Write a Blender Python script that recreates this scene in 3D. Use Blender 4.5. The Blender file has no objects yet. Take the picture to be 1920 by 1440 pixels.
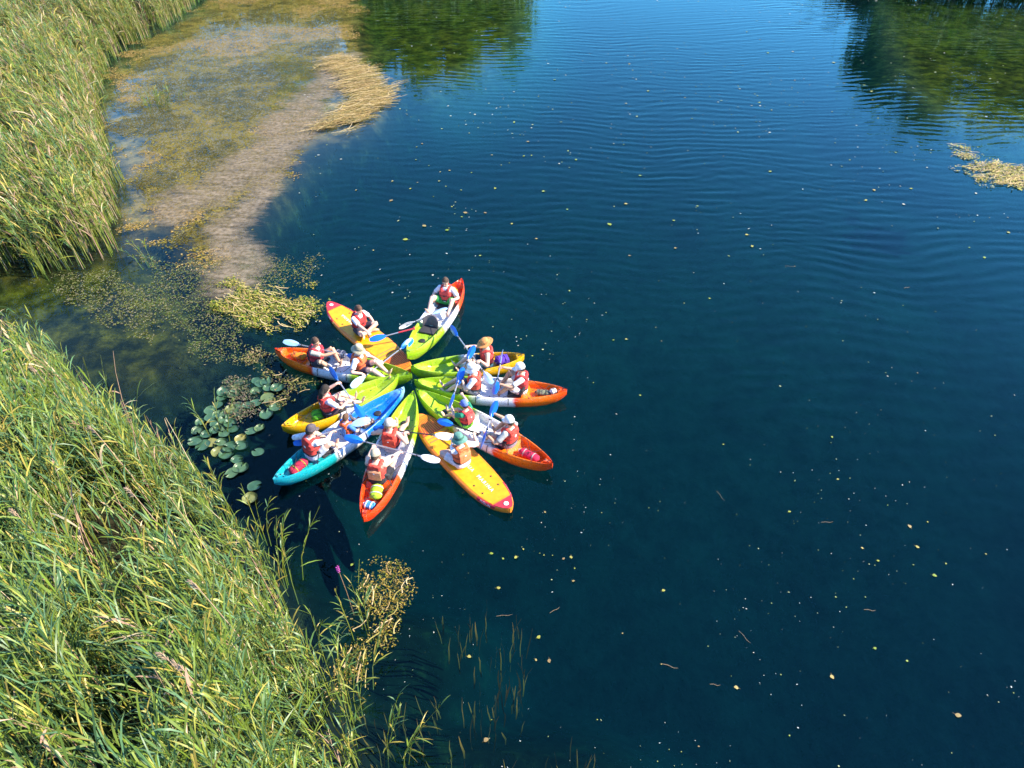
import bpy, bmesh, math, random
import numpy as np
from mathutils import Vector, Matrix, Quaternion, noise

R = math.radians
random.seed(7)
rng = np.random.default_rng(11)
SC = bpy.context.scene
COL = SC.collection

# ------------------------------------------------------------------ camera, sky, sun, exposure
CAM_H, PITCH, FPX = 10.85, R(41.0), 1300.0
cam_data = bpy.data.cameras.new('camera')
cam_data.sensor_width = 36.0
cam_data.lens = FPX / 1920 * 36.0
cam_data.clip_end = 3000
cam = bpy.data.objects.new('camera', cam_data)
COL.objects.link(cam)
cam.location = (0, 0, CAM_H)
cam.rotation_euler = (math.pi / 2 - PITCH, 0, 0)
SC.camera = cam

SUN_EL, SUN_AZ = R(38), R(1)          # azimuth measured from +X towards +Y
to_sun = Vector((math.cos(SUN_EL) * math.cos(SUN_AZ), math.cos(SUN_EL) * math.sin(SUN_AZ), math.sin(SUN_EL)))
world = bpy.data.worlds.new('World')
SC.world = world
world.use_nodes = True
wn = world.node_tree
sky = wn.nodes.new('ShaderNodeTexSky')
sky.sky_type = 'NISHITA'
sky.sun_disc = False
sky.sun_elevation = SUN_EL
sky.sun_rotation = math.atan2(to_sun.x, to_sun.y)
sky.air_density = 1.15
sky.dust_density = 0.0
sky.ozone_density = 10.0
bg = wn.nodes['Background']
bg.inputs['Strength'].default_value = 0.15
wn.links.new(sky.outputs[0], bg.inputs['Color'])
sun_data = bpy.data.lights.new('sun', 'SUN')
sun_data.energy = 4.7
sun_data.angle = R(0.5)
sun_data.color = (1.0, 0.88, 0.70)
sun = bpy.data.objects.new('sun', sun_data)
COL.objects.link(sun)
sun.rotation_euler = to_sun.to_track_quat('Z', 'Y').to_euler()
sun.location = (30, 10, 40)
SC.view_settings.view_transform = 'Standard'
SC.view_settings.look = 'None'
SC.view_settings.exposure = 1.5
SC.view_settings.gamma = 1.0
SC.render.engine = 'CYCLES'
SC.cycles.use_denoising = True
SC.cycles.max_bounces = 5
SC.cycles.transparent_max_bounces = 12
SC.cycles.volume_bounces = 0
SC.cycles.adaptive_threshold = 0.02
SC.cycles.caustics_reflective = False
SC.cycles.caustics_refractive = False


def at(px, py, z=0.0):
    """ground position seen at a pixel of the 1920x1440 photograph, at height z"""
    u, v = (px - 960) / FPX, -(py - 720) / FPX
    d = Vector((u, math.cos(PITCH) + v * math.sin(PITCH), -math.sin(PITCH) + v * math.cos(PITCH)))
    t = (z - CAM_H) / d.z
    return Vector((0, 0, CAM_H)) + d * t


def cr(x, y):
    """pixel of the enlarged crop of the kayak star -> pixel of the photograph"""
    return 500 + x * 600 / 1728, 500 + y * 500 / 1440


# ------------------------------------------------------------------ materials
MATS = {}


def new_mat(name):
    m = bpy.data.materials.new(name)
    m.use_nodes = True
    MATS[name] = m
    nt = m.node_tree
    return m, nt, nt.nodes['Principled BSDF']


def ramp(nt, stops, interp='LINEAR'):
    r = nt.nodes.new('ShaderNodeValToRGB')
    cr_ = r.color_ramp
    cr_.interpolation = interp
    while len(cr_.elements) < len(stops):
        cr_.elements.new(0.5)
    for e, (p, c) in zip(cr_.elements, stops):
        e.position = p
        e.color = (*c, 1)
    return r


def simple(name, col, rough=0.5, var=0.12, scale=12.0, bump=0.0, metal=0.0):
    """painted / moulded / woven material with a little mottling and relief"""
    if name in MATS:
        return MATS[name]
    m, nt, b = new_mat(name)
    tc = nt.nodes.new('ShaderNodeTexCoord')
    n = nt.nodes.new('ShaderNodeTexNoise')
    n.inputs['Scale'].default_value = scale
    n.inputs['Detail'].default_value = 5
    nt.links.new(tc.outputs['Object'], n.inputs['Vector'])
    lo = tuple(max(0, c * (1 - var * 1.6)) for c in col)
    hi = tuple(min(1, c * (1 + var)) for c in col)
    r = ramp(nt, [(0.3, lo), (0.7, hi)])
    nt.links.new(n.outputs['Fac'], r.inputs[0])
    nt.links.new(r.outputs[0], b.inputs['Base Color'])
    b.inputs['Roughness'].default_value = rough
    b.inputs['Metallic'].default_value = metal
    if bump:
        bp = nt.nodes.new('ShaderNodeBump')
        bp.inputs['Strength'].default_value = bump
        bp.inputs['Distance'].default_value = 0.01
        nt.links.new(n.outputs['Fac'], bp.inputs['Height'])
        nt.links.new(bp.outputs[0], b.inputs['Normal'])
    return m


def attr_mat(name, rough=0.6, transl=0.0, spec=0.3, strength=1.0, mottle=0.0):
    """colour of each small piece comes from its own colour attribute"""
    m, nt, b = new_mat(name)
    a = nt.nodes.new('ShaderNodeAttribute')
    a.attribute_name = 'Col'
    src = a.outputs['Color']
    if mottle:
        g = nt.nodes.new('ShaderNodeNewGeometry')
        n = nt.nodes.new('ShaderNodeTexNoise')
        n.inputs['Scale'].default_value = mottle
        nt.links.new(g.outputs['Position'], n.inputs['Vector'])
        mx = nt.nodes.new('ShaderNodeMix')
        mx.data_type = 'RGBA'
        mx.blend_type = 'MULTIPLY'
        mx.inputs[0].default_value = 0.6
        rr = ramp(nt, [(0.3, (0.45, 0.45, 0.4)), (0.65, (1, 1, 1))])
        nt.links.new(n.outputs['Fac'], rr.inputs[0])
        nt.links.new(src, mx.inputs[6])
        nt.links.new(rr.outputs[0], mx.inputs[7])
        src = mx.outputs[2]
    nt.links.new(src, b.inputs['Base Color'])
    b.inputs['Roughness'].default_value = rough
    b.inputs['Specular IOR Level'].default_value = spec
    if transl:
        t = nt.nodes.new('ShaderNodeBsdfTranslucent')
        ms = nt.nodes.new('ShaderNodeMixShader')
        ms.inputs[0].default_value = transl
        nt.links.new(src, t.inputs[0])
        nt.links.new(b.outputs[0], ms.inputs[1])
        nt.links.new(t.outputs[0], ms.inputs[2])
        nt.links.new(ms.outputs[0], nt.nodes['Material Output'].inputs['Surface'])
    return m


def hull_mat(name, stops, noise_amt=0.05):
    """rotomoulded plastic: colours run into one another along the boat's own length"""
    m, nt, b = new_mat(name)
    tc = nt.nodes.new('ShaderNodeTexCoord')
    sx = nt.nodes.new('ShaderNodeSeparateXYZ')
    nt.links.new(tc.outputs['Generated'], sx.inputs[0])
    n = nt.nodes.new('ShaderNodeTexNoise')
    n.inputs['Scale'].default_value = 3.5
    n.inputs['Detail'].default_value = 6
    nt.links.new(tc.outputs['Object'], n.inputs['Vector'])
    ad = nt.nodes.new('ShaderNodeMath')
    ad.operation = 'MULTIPLY_ADD'
    ad.inputs[1].default_value = noise_amt
    nt.links.new(n.outputs['Fac'], ad.inputs[0])
    nt.links.new(sx.outputs[0], ad.inputs[2])
    r = ramp(nt, stops)
    nt.links.new(ad.outputs[0], r.inputs[0])
    n2 = nt.nodes.new('ShaderNodeTexNoise')
    n2.inputs['Scale'].default_value = 40
    n2.inputs['Detail'].default_value = 4
    nt.links.new(tc.outputs['Object'], n2.inputs['Vector'])
    dirt = ramp(nt, [(0.34, (0.45, 0.42, 0.34)), (0.47, (0.96, 0.96, 0.95)), (0.60, (1, 1, 1))])
    nt.links.new(n2.outputs['Fac'], dirt.inputs[0])
    mx = nt.nodes.new('ShaderNodeMix')
    mx.data_type = 'RGBA'
    mx.blend_type = 'MULTIPLY'
    mx.inputs[0].default_value = 0.75
    nt.links.new(r.outputs[0], mx.inputs[6])
    nt.links.new(dirt.outputs[0], mx.inputs[7])
    mps = nt.nodes.new('ShaderNodeMapping')
    mps.inputs['Scale'].default_value = (1.2, 30, 30)
    mps.inputs['Rotation'].default_value = (0, 0, 0.12)
    nt.links.new(tc.outputs['Object'], mps.inputs['Vector'])
    n3 = nt.nodes.new('ShaderNodeTexNoise')
    n3.inputs['Scale'].default_value = 2.0
    n3.inputs['Detail'].default_value = 3
    nt.links.new(mps.outputs[0], n3.inputs['Vector'])
    scr = ramp(nt, [(0.64, (0, 0, 0)), (0.70, (0.5, 0.5, 0.5))])
    nt.links.new(n3.outputs['Fac'], scr.inputs[0])
    mxs = nt.nodes.new('ShaderNodeMix')
    mxs.data_type = 'RGBA'
    nt.links.new(scr.outputs[0], mxs.inputs[0])
    nt.links.new(mx.outputs[2], mxs.inputs[6])
    mxs.inputs[7].default_value = (0.62, 0.58, 0.52, 1)
    nt.links.new(mxs.outputs[2], b.inputs['Base Color'])
    b.inputs['Roughness'].default_value = 0.32
    bp = nt.nodes.new('ShaderNodeBump')
    bp.inputs['Strength'].default_value = 0.25
    bp.inputs['Distance'].default_value = 0.01
    nt.links.new(n.outputs['Fac'], bp.inputs['Height'])
    nt.links.new(bp.outputs[0], b.inputs['Normal'])
    return m


RED, ORANGE, WHITE, LIME = (0.74, 0.045, 0.006), (0.90, 0.17, 0.006), (0.72, 0.73, 0.76), (0.24, 0.44, 0.010)
hull_mat('hull_sunset', [(0.0, RED), (0.07, (0.82, 0.10, 0.008)), (0.16, ORANGE), (0.30, ORANGE), (0.345, RED), (0.365, WHITE), (0.60, WHITE), (0.65, LIME), (0.85, (0.34, 0.52, 0.02)), (1.0, LIME)])
hull_mat('hull_sunset_red', [(0.0, RED), (0.34, (0.80, 0.07, 0.008)), (0.37, WHITE), (0.60, WHITE), (0.65, LIME), (0.85, (0.32, 0.50, 0.02)), (1.0, LIME)])
hull_mat('hull_yellow', [(0.0, (0.60, 0.36, 0.004)), (0.42, (0.62, 0.33, 0.004)), (0.47, WHITE), (0.56, WHITE), (0.61, LIME), (0.88, (0.36, 0.52, 0.03)), (1.0, LIME)])
hull_mat('hull_teal', [(0.0, (0.01, 0.30, 0.42)), (0.30, (0.004, 0.34, 0.36)), (0.37, (0.006, 0.30, 0.33)), (0.40, WHITE), (0.58, WHITE), (0.63, (0.008, 0.15, 0.58)), (0.93, (0.006, 0.17, 0.60)), (1.0, (0.25, 0.52, 0.78))])
simple('black_rubber', (0.018, 0.018, 0.02), 0.6)
simple('black_cloth', (0.03, 0.03, 0.035), 0.85, bump=0.3)
simple('grey_foam', (0.12, 0.10, 0.11), 0.85, bump=0.4)
simple('shaft_black', (0.02, 0.02, 0.025), 0.35)
simple('shaft_silver', (0.45, 0.46, 0.50), 0.3, metal=0.6)
simple('blade_blue', (0.012, 0.16, 0.62), 0.3, 0.08)
simple('blade_pale', (0.30, 0.50, 0.80), 0.35, 0.08)
simple('blade_red', (0.55, 0.04, 0.05), 0.3, 0.08)
simple('blade_white', (0.72, 0.76, 0.82), 0.35, 0.06)
simple('board_orange', (0.82, 0.33, 0.006), 0.42, 0.10, 9)
simple('board_rail', (0.80, 0.22, 0.02), 0.4, 0.08)
simple('board_crimson', (0.55, 0.03, 0.045), 0.45)
simple('board_brown', (0.42, 0.12, 0.03), 0.6)
simple('pad_red', (0.58, 0.05, 0.02), 0.6)
simple('print_white', (0.80, 0.80, 0.78), 0.5, 0.03)
simple('skin_light', (0.68, 0.43, 0.31), 0.5, 0.06, 9)
simple('skin_tan', (0.56, 0.32, 0.20), 0.5, 0.06, 9)
simple('lip', (0.42, 0.13, 0.11), 0.5)
simple('eye_dark', (0.03, 0.02, 0.02), 0.2)
MATS['cloth_cache'] = None


def cloth(col, name):
    return simple('cloth_' + name, col, 0.85, 0.18, 22, 0.35)


# ------------------------------------------------------------------ mesh helpers
class MB:
    def __init__(self):
        self.v, self.f = [], []

    def add(self, vs, fs):
        o = len(self.v)
        self.v.extend([tuple(p) for p in vs])
        self.f.extend([tuple(i + o for i in f) for f in fs])
        return self

    def loft(self, rings, closed=True, caps=True):
        n = len(rings[0])
        vs, fs = [], []
        for r_ in rings:
            vs.extend(r_)
        for k in range(len(rings) - 1):
            for i in range(n if closed else n - 1):
                j = (i + 1) % n
                fs.append((k * n + i, k * n + j, (k + 1) * n + j, (k + 1) * n + i))
        if caps:
            fs.append(tuple(reversed(range(n))))
            fs.append(tuple(range((len(rings) - 1) * n, len(rings) * n)))
        return self.add(vs, fs)

    def tube(self, pts, rad, n=8, flat=1.0, up=Vector((0, 0, 1))):
        """tube through pts; rad a number or list; flat squashes along the 'up' side"""
        pts = [Vector(p) for p in pts]
        if not isinstance(rad, (list, tuple)):
            rad = [rad] * len(pts)
        rings = []
        for i, p in enumerate(pts):
            d = (pts[min(i + 1, len(pts) - 1)] - pts[max(i - 1, 0)]).normalized()
            s = d.cross(up)
            if s.length < 1e-3:
                s = d.cross(Vector((1, 0, 0)))
            s.normalize()
            t = s.cross(d).normalized()
            rings.append([p + s * (rad[i] * math.cos(2 * math.pi * k / n)) + t * (rad[i] * flat * math.sin(2 * math.pi * k / n)) for k in range(n)])
        return self.loft(rings)

    def ellipsoid(self, c, r, nu=12, nv=8, rot=None, fn=None):
        c = Vector(c)
        rings = []
        for j in range(1, nv):
            a = math.pi * j / nv
            ring = []
            for i in range(nu):
                b = 2 * math.pi * i / nu
                p = Vector((math.sin(a) * math.cos(b), math.sin(a) * math.sin(b), -math.cos(a)))
                if fn:
                    p = fn(p)
                p = Vector((p.x * r[0], p.y * r[1], p.z * r[2]))
                if rot:
                    p = rot @ p
                ring.append(c + p)
            rings.append(ring)
        return self.loft(rings)

    def box(self, c, s, rot=None):
        c = Vector(c)
        vs = []
        for z in (-1, 1):
            for x, y in ((-1, -1), (1, -1), (1, 1), (-1, 1)):
                p = Vector((x * s[0] / 2, y * s[1] / 2, z * s[2] / 2))
                if rot:
                    p = rot @ p
                vs.append(c + p)
        return self.add(vs, [(3, 2, 1, 0), (4, 5, 6, 7), (0, 1, 5, 4), (1, 2, 6, 5), (2, 3, 7, 6), (3, 0, 4, 7)])

    def build(self, name, mat, parent=None, smooth=True, angle=40, bevel=0.0, remesh=0.0, dec=1.0, smooth_it=0):
        me = bpy.data.meshes.new(name)
        me.from_pydata(self.v, [], self.f)
        if remesh or bevel:
            bm = bmesh.new()
            bm.from_mesh(me)
            bmesh.ops.recalc_face_normals(bm, faces=bm.faces)
            if bevel:
                bmesh.ops.bevel(bm, geom=list(bm.edges), offset=bevel, segments=2, profile=.5, affect='EDGES', clamp_overlap=True)
            bm.to_mesh(me)
            bm.free()
        o = bpy.data.objects.new(name, me)
        COL.objects.link(o)
        if remesh:
            if remesh:
                md = o.modifiers.new('r', 'REMESH')
                md.mode = 'VOXEL'
                md.voxel_size = remesh
            if smooth_it:
                md = o.modifiers.new('s', 'SMOOTH')
                md.iterations = smooth_it
                md.factor = 0.5
            if dec < 1:
                md = o.modifiers.new('d', 'DECIMATE')
                md.ratio = dec
            dg = bpy.context.evaluated_depsgraph_get()
            m2 = bpy.data.meshes.new_from_object(o.evaluated_get(dg))
            o.modifiers.clear()
            o.data = m2
            bpy.data.meshes.remove(me)
            me = m2
            me.name = name
        me.materials.clear()
        me.materials.append(MATS[mat] if isinstance(mat, str) else mat)
        if smooth:
            me.polygons.foreach_set('use_smooth', [True] * len(me.polygons))
            if not remesh:
                me.set_sharp_from_angle(angle=R(angle))
        if parent:
            o.parent = parent
        return o


def tag(o, label=None, cat=None, group=None, kind=None):
    if label:
        o['label'] = label
    if cat:
        o['category'] = cat
    if group:
        o['group'] = group
    if kind:
        o['kind'] = kind
    return o


def empty(name, loc=(0, 0, 0), rot=None):
    o = bpy.data.objects.new(name, None)
    o.empty_display_size = 0.2
    COL.objects.link(o)
    o.location = loc
    if rot is not None:
        o.rotation_euler = rot
    return o


def np_mesh(name, V, F, cols, mat, parent=None, tri=True):
    """big mesh from numpy arrays: V (n,3), F (m,3 or 4), cols (n,3)"""
    me = bpy.data.meshes.new(name)
    k = F.shape[1]
    me.vertices.add(len(V))
    me.vertices.foreach_set('co', np.asarray(V, np.float32).ravel())
    me.loops.add(F.size)
    me.loops.foreach_set('vertex_index', np.asarray(F, np.int32).ravel())
    me.polygons.add(len(F))
    me.polygons.foreach_set('loop_start', np.arange(0, F.size, k, dtype=np.int32))
    me.polygons.foreach_set('loop_total', np.full(len(F), k, np.int32))
    me.update(calc_edges=True)
    me.validate()
    if cols is not None:
        a = me.color_attributes.new('Col', 'FLOAT_COLOR', 'POINT')
        c4 = np.ones((len(V), 4), np.float32)
        c4[:, :3] = cols
        a.data.foreach_set('color', c4.ravel())
    me.materials.append(MATS[mat])
    me.polygons.foreach_set('use_smooth', [True] * len(F))
    o = bpy.data.objects.new(name, me)
    COL.objects.link(o)
    if parent:
        o.parent = parent
    return o


def poly_w(pts):
    return np.array([[at(*p).x, at(*p).y] for p in pts])


def inside(P, poly):
    x, y = P[:, 0], P[:, 1]
    c = np.zeros(len(P), bool)
    n = len(poly)
    for i in range(n):
        x1, y1 = poly[i]
        x2, y2 = poly[(i + 1) % n]
        cond = ((y1 > y) != (y2 > y))
        xi = (x2 - x1) * (y - y1) / (y2 - y1 + 1e-12) + x1
        c ^= cond & (x < xi)
    return c


def dist_poly(P, poly):
    d = np.full(len(P), 1e9)
    n = len(poly)
    for i in range(n):
        a, b = np.array(poly[i]), np.array(poly[(i + 1) % n])
        ab = b - a
        t = np.clip(((P - a) @ ab) / (ab @ ab + 1e-12), 0, 1)
        q = a + t[:, None] * ab
        d = np.minimum(d, np.hypot(*(P - q).T))
    return d


def sdist(P, poly):
    """negative inside"""
    return np.where(inside(P, poly), -1, 1) * dist_poly(P, poly)


def vnoise(P, s, seed=0.0):
    """smooth value noise in -1..1 for an (n,2) array"""
    x, y = P[:, 0] * s + seed * 17.3, P[:, 1] * s - seed * 9.1
    xi, yi = np.floor(x).astype(np.int64), np.floor(y).astype(np.int64)
    fx, fy = x - xi, y - yi
    fx, fy = fx * fx * (3 - 2 * fx), fy * fy * (3 - 2 * fy)

    def h(a, b):
        n = (a * 374761393 + b * 668265263 + int(seed * 1000) * 69069) & 0xffffffff
        n = ((n ^ (n >> 13)) * 1274126177) & 0xffffffff
        return ((n ^ (n >> 16)) & 0xffff) / 32767.5 - 1
    return (h(xi, yi) * (1 - fx) + h(xi + 1, yi) * fx) * (1 - fy) + (h(xi, yi + 1) * (1 - fx) + h(xi + 1, yi + 1) * fx) * fy


def fbm(P, s, seed=0.0, oct=4):
    v, a, t = 0, 1.0, 0.0
    for k in range(oct):
        v = v + a * vnoise(P, s * 2 ** k, seed + k * 1.37)
        t += a
        a *= 0.55
    return v / t


# ------------------------------------------------------------------ outlines of the place (water line, shallows, bed tint under tree reflections)
reed_upper = np.vstack([poly_w([(410, -20), (330, 42), (240, 88), (205, 130), (188, 190), (198, 260), (232, 325), (214, 380), (236, 462), (180, 490), (90, 507), (0, 525)]),
                        [[-20, 14.6], [-45, 14], [-45, 75], [-30, 75]]])
reed_lower = np.vstack([poly_w([(-60, 610), (0, 625), (60, 655), (170, 728), (285, 808), (385, 895), (455, 990), (515, 1090), (570, 1190), (620, 1290), (650, 1380), (665, 1450)]),
                        [[-2.2, 3.0], [-2.6, 0], [-12, -3], [-22, -2], [-22, 9]]])
shallow = poly_w([(400, -60), (660, -60), (690, 80), (745, 170), (700, 235), (600, 275), (545, 330), (470, 420), (420, 520), (380, 540), (300, 430), (250, 480), (0, 520), (0, 300), (150, 100)])
weedy = poly_w([(0, 500), (300, 430), (420, 470), (600, 500), (600, 690), (520, 780), (520, 1000), (780, 1070), (760, 1180), (720, 1270), (1160, 1360), (1200, 1480), (600, 1480), (400, 900), (250, 760), (0, 640)])
far_left = np.array([[-34, 57], [-14, 58], [-4, 59], [1.5, 61], [3, 68], [0, 90], [-60, 140], [-120, 90], [-60, 40]])
far_right = np.array([[26.0, 57], [30, 52.5], [38, 49], [60, 44], [200, 30], [200, 200], [40, 120], [26, 70]])


mirror_tint_right = poly_w([(1640, -60), (1660, 60), (1690, 140), (1760, 200), (1850, 235), (2000, 240), (2100, -60)])  # bed raised and tinted olive in the outline of the trees' reflection
mirror_tint_left = poly_w([(640, -60), (670, 60), (720, 120), (800, 150), (900, 110), (980, 60), (1010, -60)])  # same olive tint brightening the left trees' reflection

olive_inlet = poly_w([(-40, 505), (120, 500), (250, 478), (330, 545), (330, 660), (230, 690), (120, 650), (-40, 600)])


def ground_height(P):
    z = -5.2 + np.clip((P[:, 1] - 5) / 14, 0, 1) * 2.5
    d = sdist(P, weedy)
    z = np.maximum(z, np.where(d < 0, -2.2, -2.2 - d * 1.3))
    for po in (mirror_tint_right, mirror_tint_left, olive_inlet):
        d = sdist(P, po)
        z = np.maximum(z, np.where(d < 0, -0.4, -0.4 - d * 0.6))
    d = sdist(P, shallow)
    z = np.maximum(z, np.where(d < 0, -0.17, -0.17 - d * 3.0))
    for poly, top, drop in ((reed_upper, 0.25, 0.9), (reed_lower, 0.3, 3.0), (far_left, 1.2, 1.0), (far_right, 1.2, 1.0)):
        d = sdist(P, poly)
        z = np.maximum(z, np.where(d < 0, np.minimum(top, -0.42 - d * 0.3), -0.42 - d * drop))
    far = np.hypot(P[:, 0], P[:, 1] - 20)
    z = np.where(far > 420, np.maximum(z, (far - 420) * 0.05 - 3.6), z)
    return z


# ------------------------------------------------------------------ ground (lake bed and banks in one sheet)
def make_ground():
    xs = np.concatenate([[-1500, -700, -400, -250, -150, -90, -60], np.arange(-45, 45.1, 0.5), [60, 90, 150, 250, 400, 700, 1500]])
    ys = np.concatenate([[-1500, -700, -400, -200, -100, -50, -20], np.arange(-6, 80.1, 0.5), [100, 150, 250, 400, 700, 1500]])
    X, Y = np.meshgrid(xs, ys)
    P = np.stack([X.ravel(), Y.ravel()], 1)
    z = ground_height(P)
    near = (np.abs(P[:, 0]) < 45) & (P[:, 1] > -6) & (P[:, 1] < 80)
    nz = np.zeros(len(P))
    nz[near] = vnoise(P[near], 0.5, 3.0) * 0.12 + vnoise(P[near], 1.6, 9.0) * 0.07
    z = z + nz * np.clip(-z * 1.2, 0.15, 1)
    V = np.stack([P[:, 0], P[:, 1], z], 1)
    nx = len(xs)
    i, j = np.meshgrid(np.arange(nx - 1), np.arange(len(ys) - 1))
    a = (j * nx + i).ravel()
    F = np.stack([a, a + 1, a + 1 + nx, a + nx], 1)
    m, nt, b = new_mat('lake_bed')
    g = nt.nodes.new('ShaderNodeNewGeometry')
    sx = nt.nodes.new('ShaderNodeSeparateXYZ')
    nt.links.new(g.outputs['Position'], sx.inputs[0])
    n1 = nt.nodes.new('ShaderNodeTexNoise')
    n1.inputs['Scale'].default_value = 1.6
    n1.inputs['Detail'].default_value = 9
    n1.inputs['Roughness'].default_value = 0.68
    nt.links.new(g.outputs['Position'], n1.inputs['Vector'])
    sand = ramp(nt, [(0.36, (0.03, 0.03, 0.012)), (0.45, (0.10, 0.075, 0.022)), (0.53, (0.22, 0.14, 0.03)), (0.60, (0.30, 0.19, 0.05)), (0.72, (0.12, 0.11, 0.025))])
    nt.links.new(n1.outputs['Fac'], sand.inputs[0])
    silt = ramp(nt, [(0.35, (0.03, 0.046, 0.038)), (0.65, (0.05, 0.068, 0.052))])
    nt.links.new(n1.outputs['Fac'], silt.inputs[0])
    at_ = nt.nodes.new('ShaderNodeAttribute')
    at_.attribute_name = 'Col'
    mx = nt.nodes.new('ShaderNodeMix')
    mx.data_type = 'RGBA'
    peat = ramp(nt, [(0.35, (0.006, 0.007, 0.005)), (0.55, (0.014, 0.016, 0.010)), (0.7, (0.05, 0.042, 0.014))])
    nt.links.new(n1.outputs['Fac'], peat.inputs[0])
    spx = nt.nodes.new('ShaderNodeSeparateColor')
    nt.links.new(at_.outputs['Color'], spx.inputs[0])
    mxp = nt.nodes.new('ShaderNodeMix')
    mxp.data_type = 'RGBA'
    nt.links.new(spx.outputs[0], mx.inputs[0])
    nt.links.new(spx.outputs[1], mxp.inputs[0])
    nt.links.new(silt.outputs[0], mxp.inputs[6])
    nt.links.new(peat.outputs[0], mxp.inputs[7])
    olive = ramp(nt, [(0.40, (0.012, 0.012, 0.001)), (0.5, (0.040, 0.034, 0.003)), (0.62, (0.10, 0.078, 0.005))])  # weedy inlet bed, and the tint painted under the tree reflections
    nt.links.new(n1.outputs['Fac'], olive.inputs[0])
    mxo = nt.nodes.new('ShaderNodeMix')
    mxo.data_type = 'RGBA'
    nt.links.new(spx.outputs[2], mxo.inputs[0])
    nt.links.new(mxp.outputs[2], mxo.inputs[6])
    nt.links.new(olive.outputs[0], mxo.inputs[7])
    nt.links.new(mxo.outputs[2], mx.inputs[6])
    nt.links.new(sand.outputs[0], mx.inputs[7])
    mud = ramp(nt, [(0.35, (0.012, 0.012, 0.006)), (0.65, (0.03, 0.028, 0.014))])
    nt.links.new(n1.outputs['Fac'], mud.inputs[0])
    mr2 = nt.nodes.new('ShaderNodeMapRange')
    mr2.inputs['From Min'].default_value = -0.14
    mr2.inputs['From Max'].default_value = 0.0
    nt.links.new(sx.outputs[2], mr2.inputs['Value'])
    mx2 = nt.nodes.new('ShaderNodeMix')
    mx2.data_type = 'RGBA'
    nt.links.new(mr2.outputs[0], mx2.inputs[0])
    nt.links.new(mx.outputs[2], mx2.inputs[6])
    nt.links.new(mud.outputs[0], mx2.inputs[7])
    nt.links.new(mx2.outputs[2], b.inputs['Base Color'])
    b.inputs['Roughness'].default_value = 0.95
    b.inputs['Specular IOR Level'].default_value = 0.05
    bp = nt.nodes.new('ShaderNodeBump')
    bp.inputs['Strength'].default_value = 0.6
    bp.inputs['Distance'].default_value = 0.15
    nt.links.new(n1.outputs['Fac'], bp.inputs['Height'])
    nt.links.new(bp.outputs[0], b.inputs['Normal'])
    sd = sdist(P, shallow)
    mask = np.clip((-sd - 0.1 + 0.9 * fbm(P, 0.5, 4.0)) / 1.2, 0, 1) * np.clip((sdist(P, reed_upper) + 0.2) / 0.8, 0.0, 1)
    near_shore = np.minimum(np.minimum(sd, sdist(P, weedy)), np.minimum(sdist(P, reed_upper), sdist(P, reed_lower)))
    peatm = np.clip(1 - (near_shore - 0.3) / 1.5, 0, 1)
    o = np_mesh('ground', V, F, np.column_stack([mask, peatm, np.clip(0.5 - np.minimum(np.minimum(sdist(P, mirror_tint_right), sdist(P, mirror_tint_left)), sdist(P, olive_inlet) * 2) / 3, 0, 1)]), 'lake_bed')
    tag(o, 'sandy and silty lake bed rising to the muddy reed banks', kind='structure')


make_ground()
STAR = at(775, 712)


# ------------------------------------------------------------------ water
def wave_height(P):
    x, y = P[:, 0], P[:, 1]
    wx = x + 0.8 * vnoise(P, 0.35, 2.0)
    wy = y + 0.55 * vnoise(P, 0.30, 5.0) + 0.10 * vnoise(P, 1.1, 6.0)
    h = np.zeros(len(P))
    for k, (lam, ang, amp) in enumerate([(0.55, 84, 1.0), (0.46, 97, 1.0), (0.38, 78, 0.8), (0.72, 102, 0.5), (0.31, 92, 0.75), (1.3, 82, 0.06), (0.95, 95, 0.18), (0.42, 62, 0.4), (0.35, 118, 0.35)]):
        a = R(ang)
        ph = 2 * math.pi / lam * (wx * math.cos(a) + wy * math.sin(a))
        mod = 0.55 + 0.75 * vnoise(P, 0.22 + 0.05 * k, 20.0 + k)
        h += amp * lam * np.clip(mod, 0, 2) * np.sin(ph + k)
    calm = np.clip(0.75 + 0.6 * fbm(P, 0.09, 31.0, 2), 0.15, 1.3)
    calm *= np.clip(0.72 + (y - 8) / 28, 0.6, 1.75)          # the breeze comes from the far end
    lee = np.clip(dist_poly(P, reed_upper) / 9, 0.12, 1) * np.clip(dist_poly(P, reed_lower) / 7, 0.15, 1)
    lee *= np.clip(0.25 + sdist(P, shallow) / 2.5, 0.25, 1)
    h *= calm * lee * 0.0052
    d = np.hypot(x - STAR.x - 0.4, (y - STAR.y - 0.5))
    ring = np.exp(-((d - 3.9) / 1.5) ** 2) * np.sin(2 * math.pi * (d + 0.15 * vnoise(P, 0.5, 40.0)) / 0.36)
    side = np.clip(-0.05 + (y - STAR.y) / np.maximum(d, 0.1), 0.14, 1.0)
    return h + ring * side * 0.0045


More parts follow.
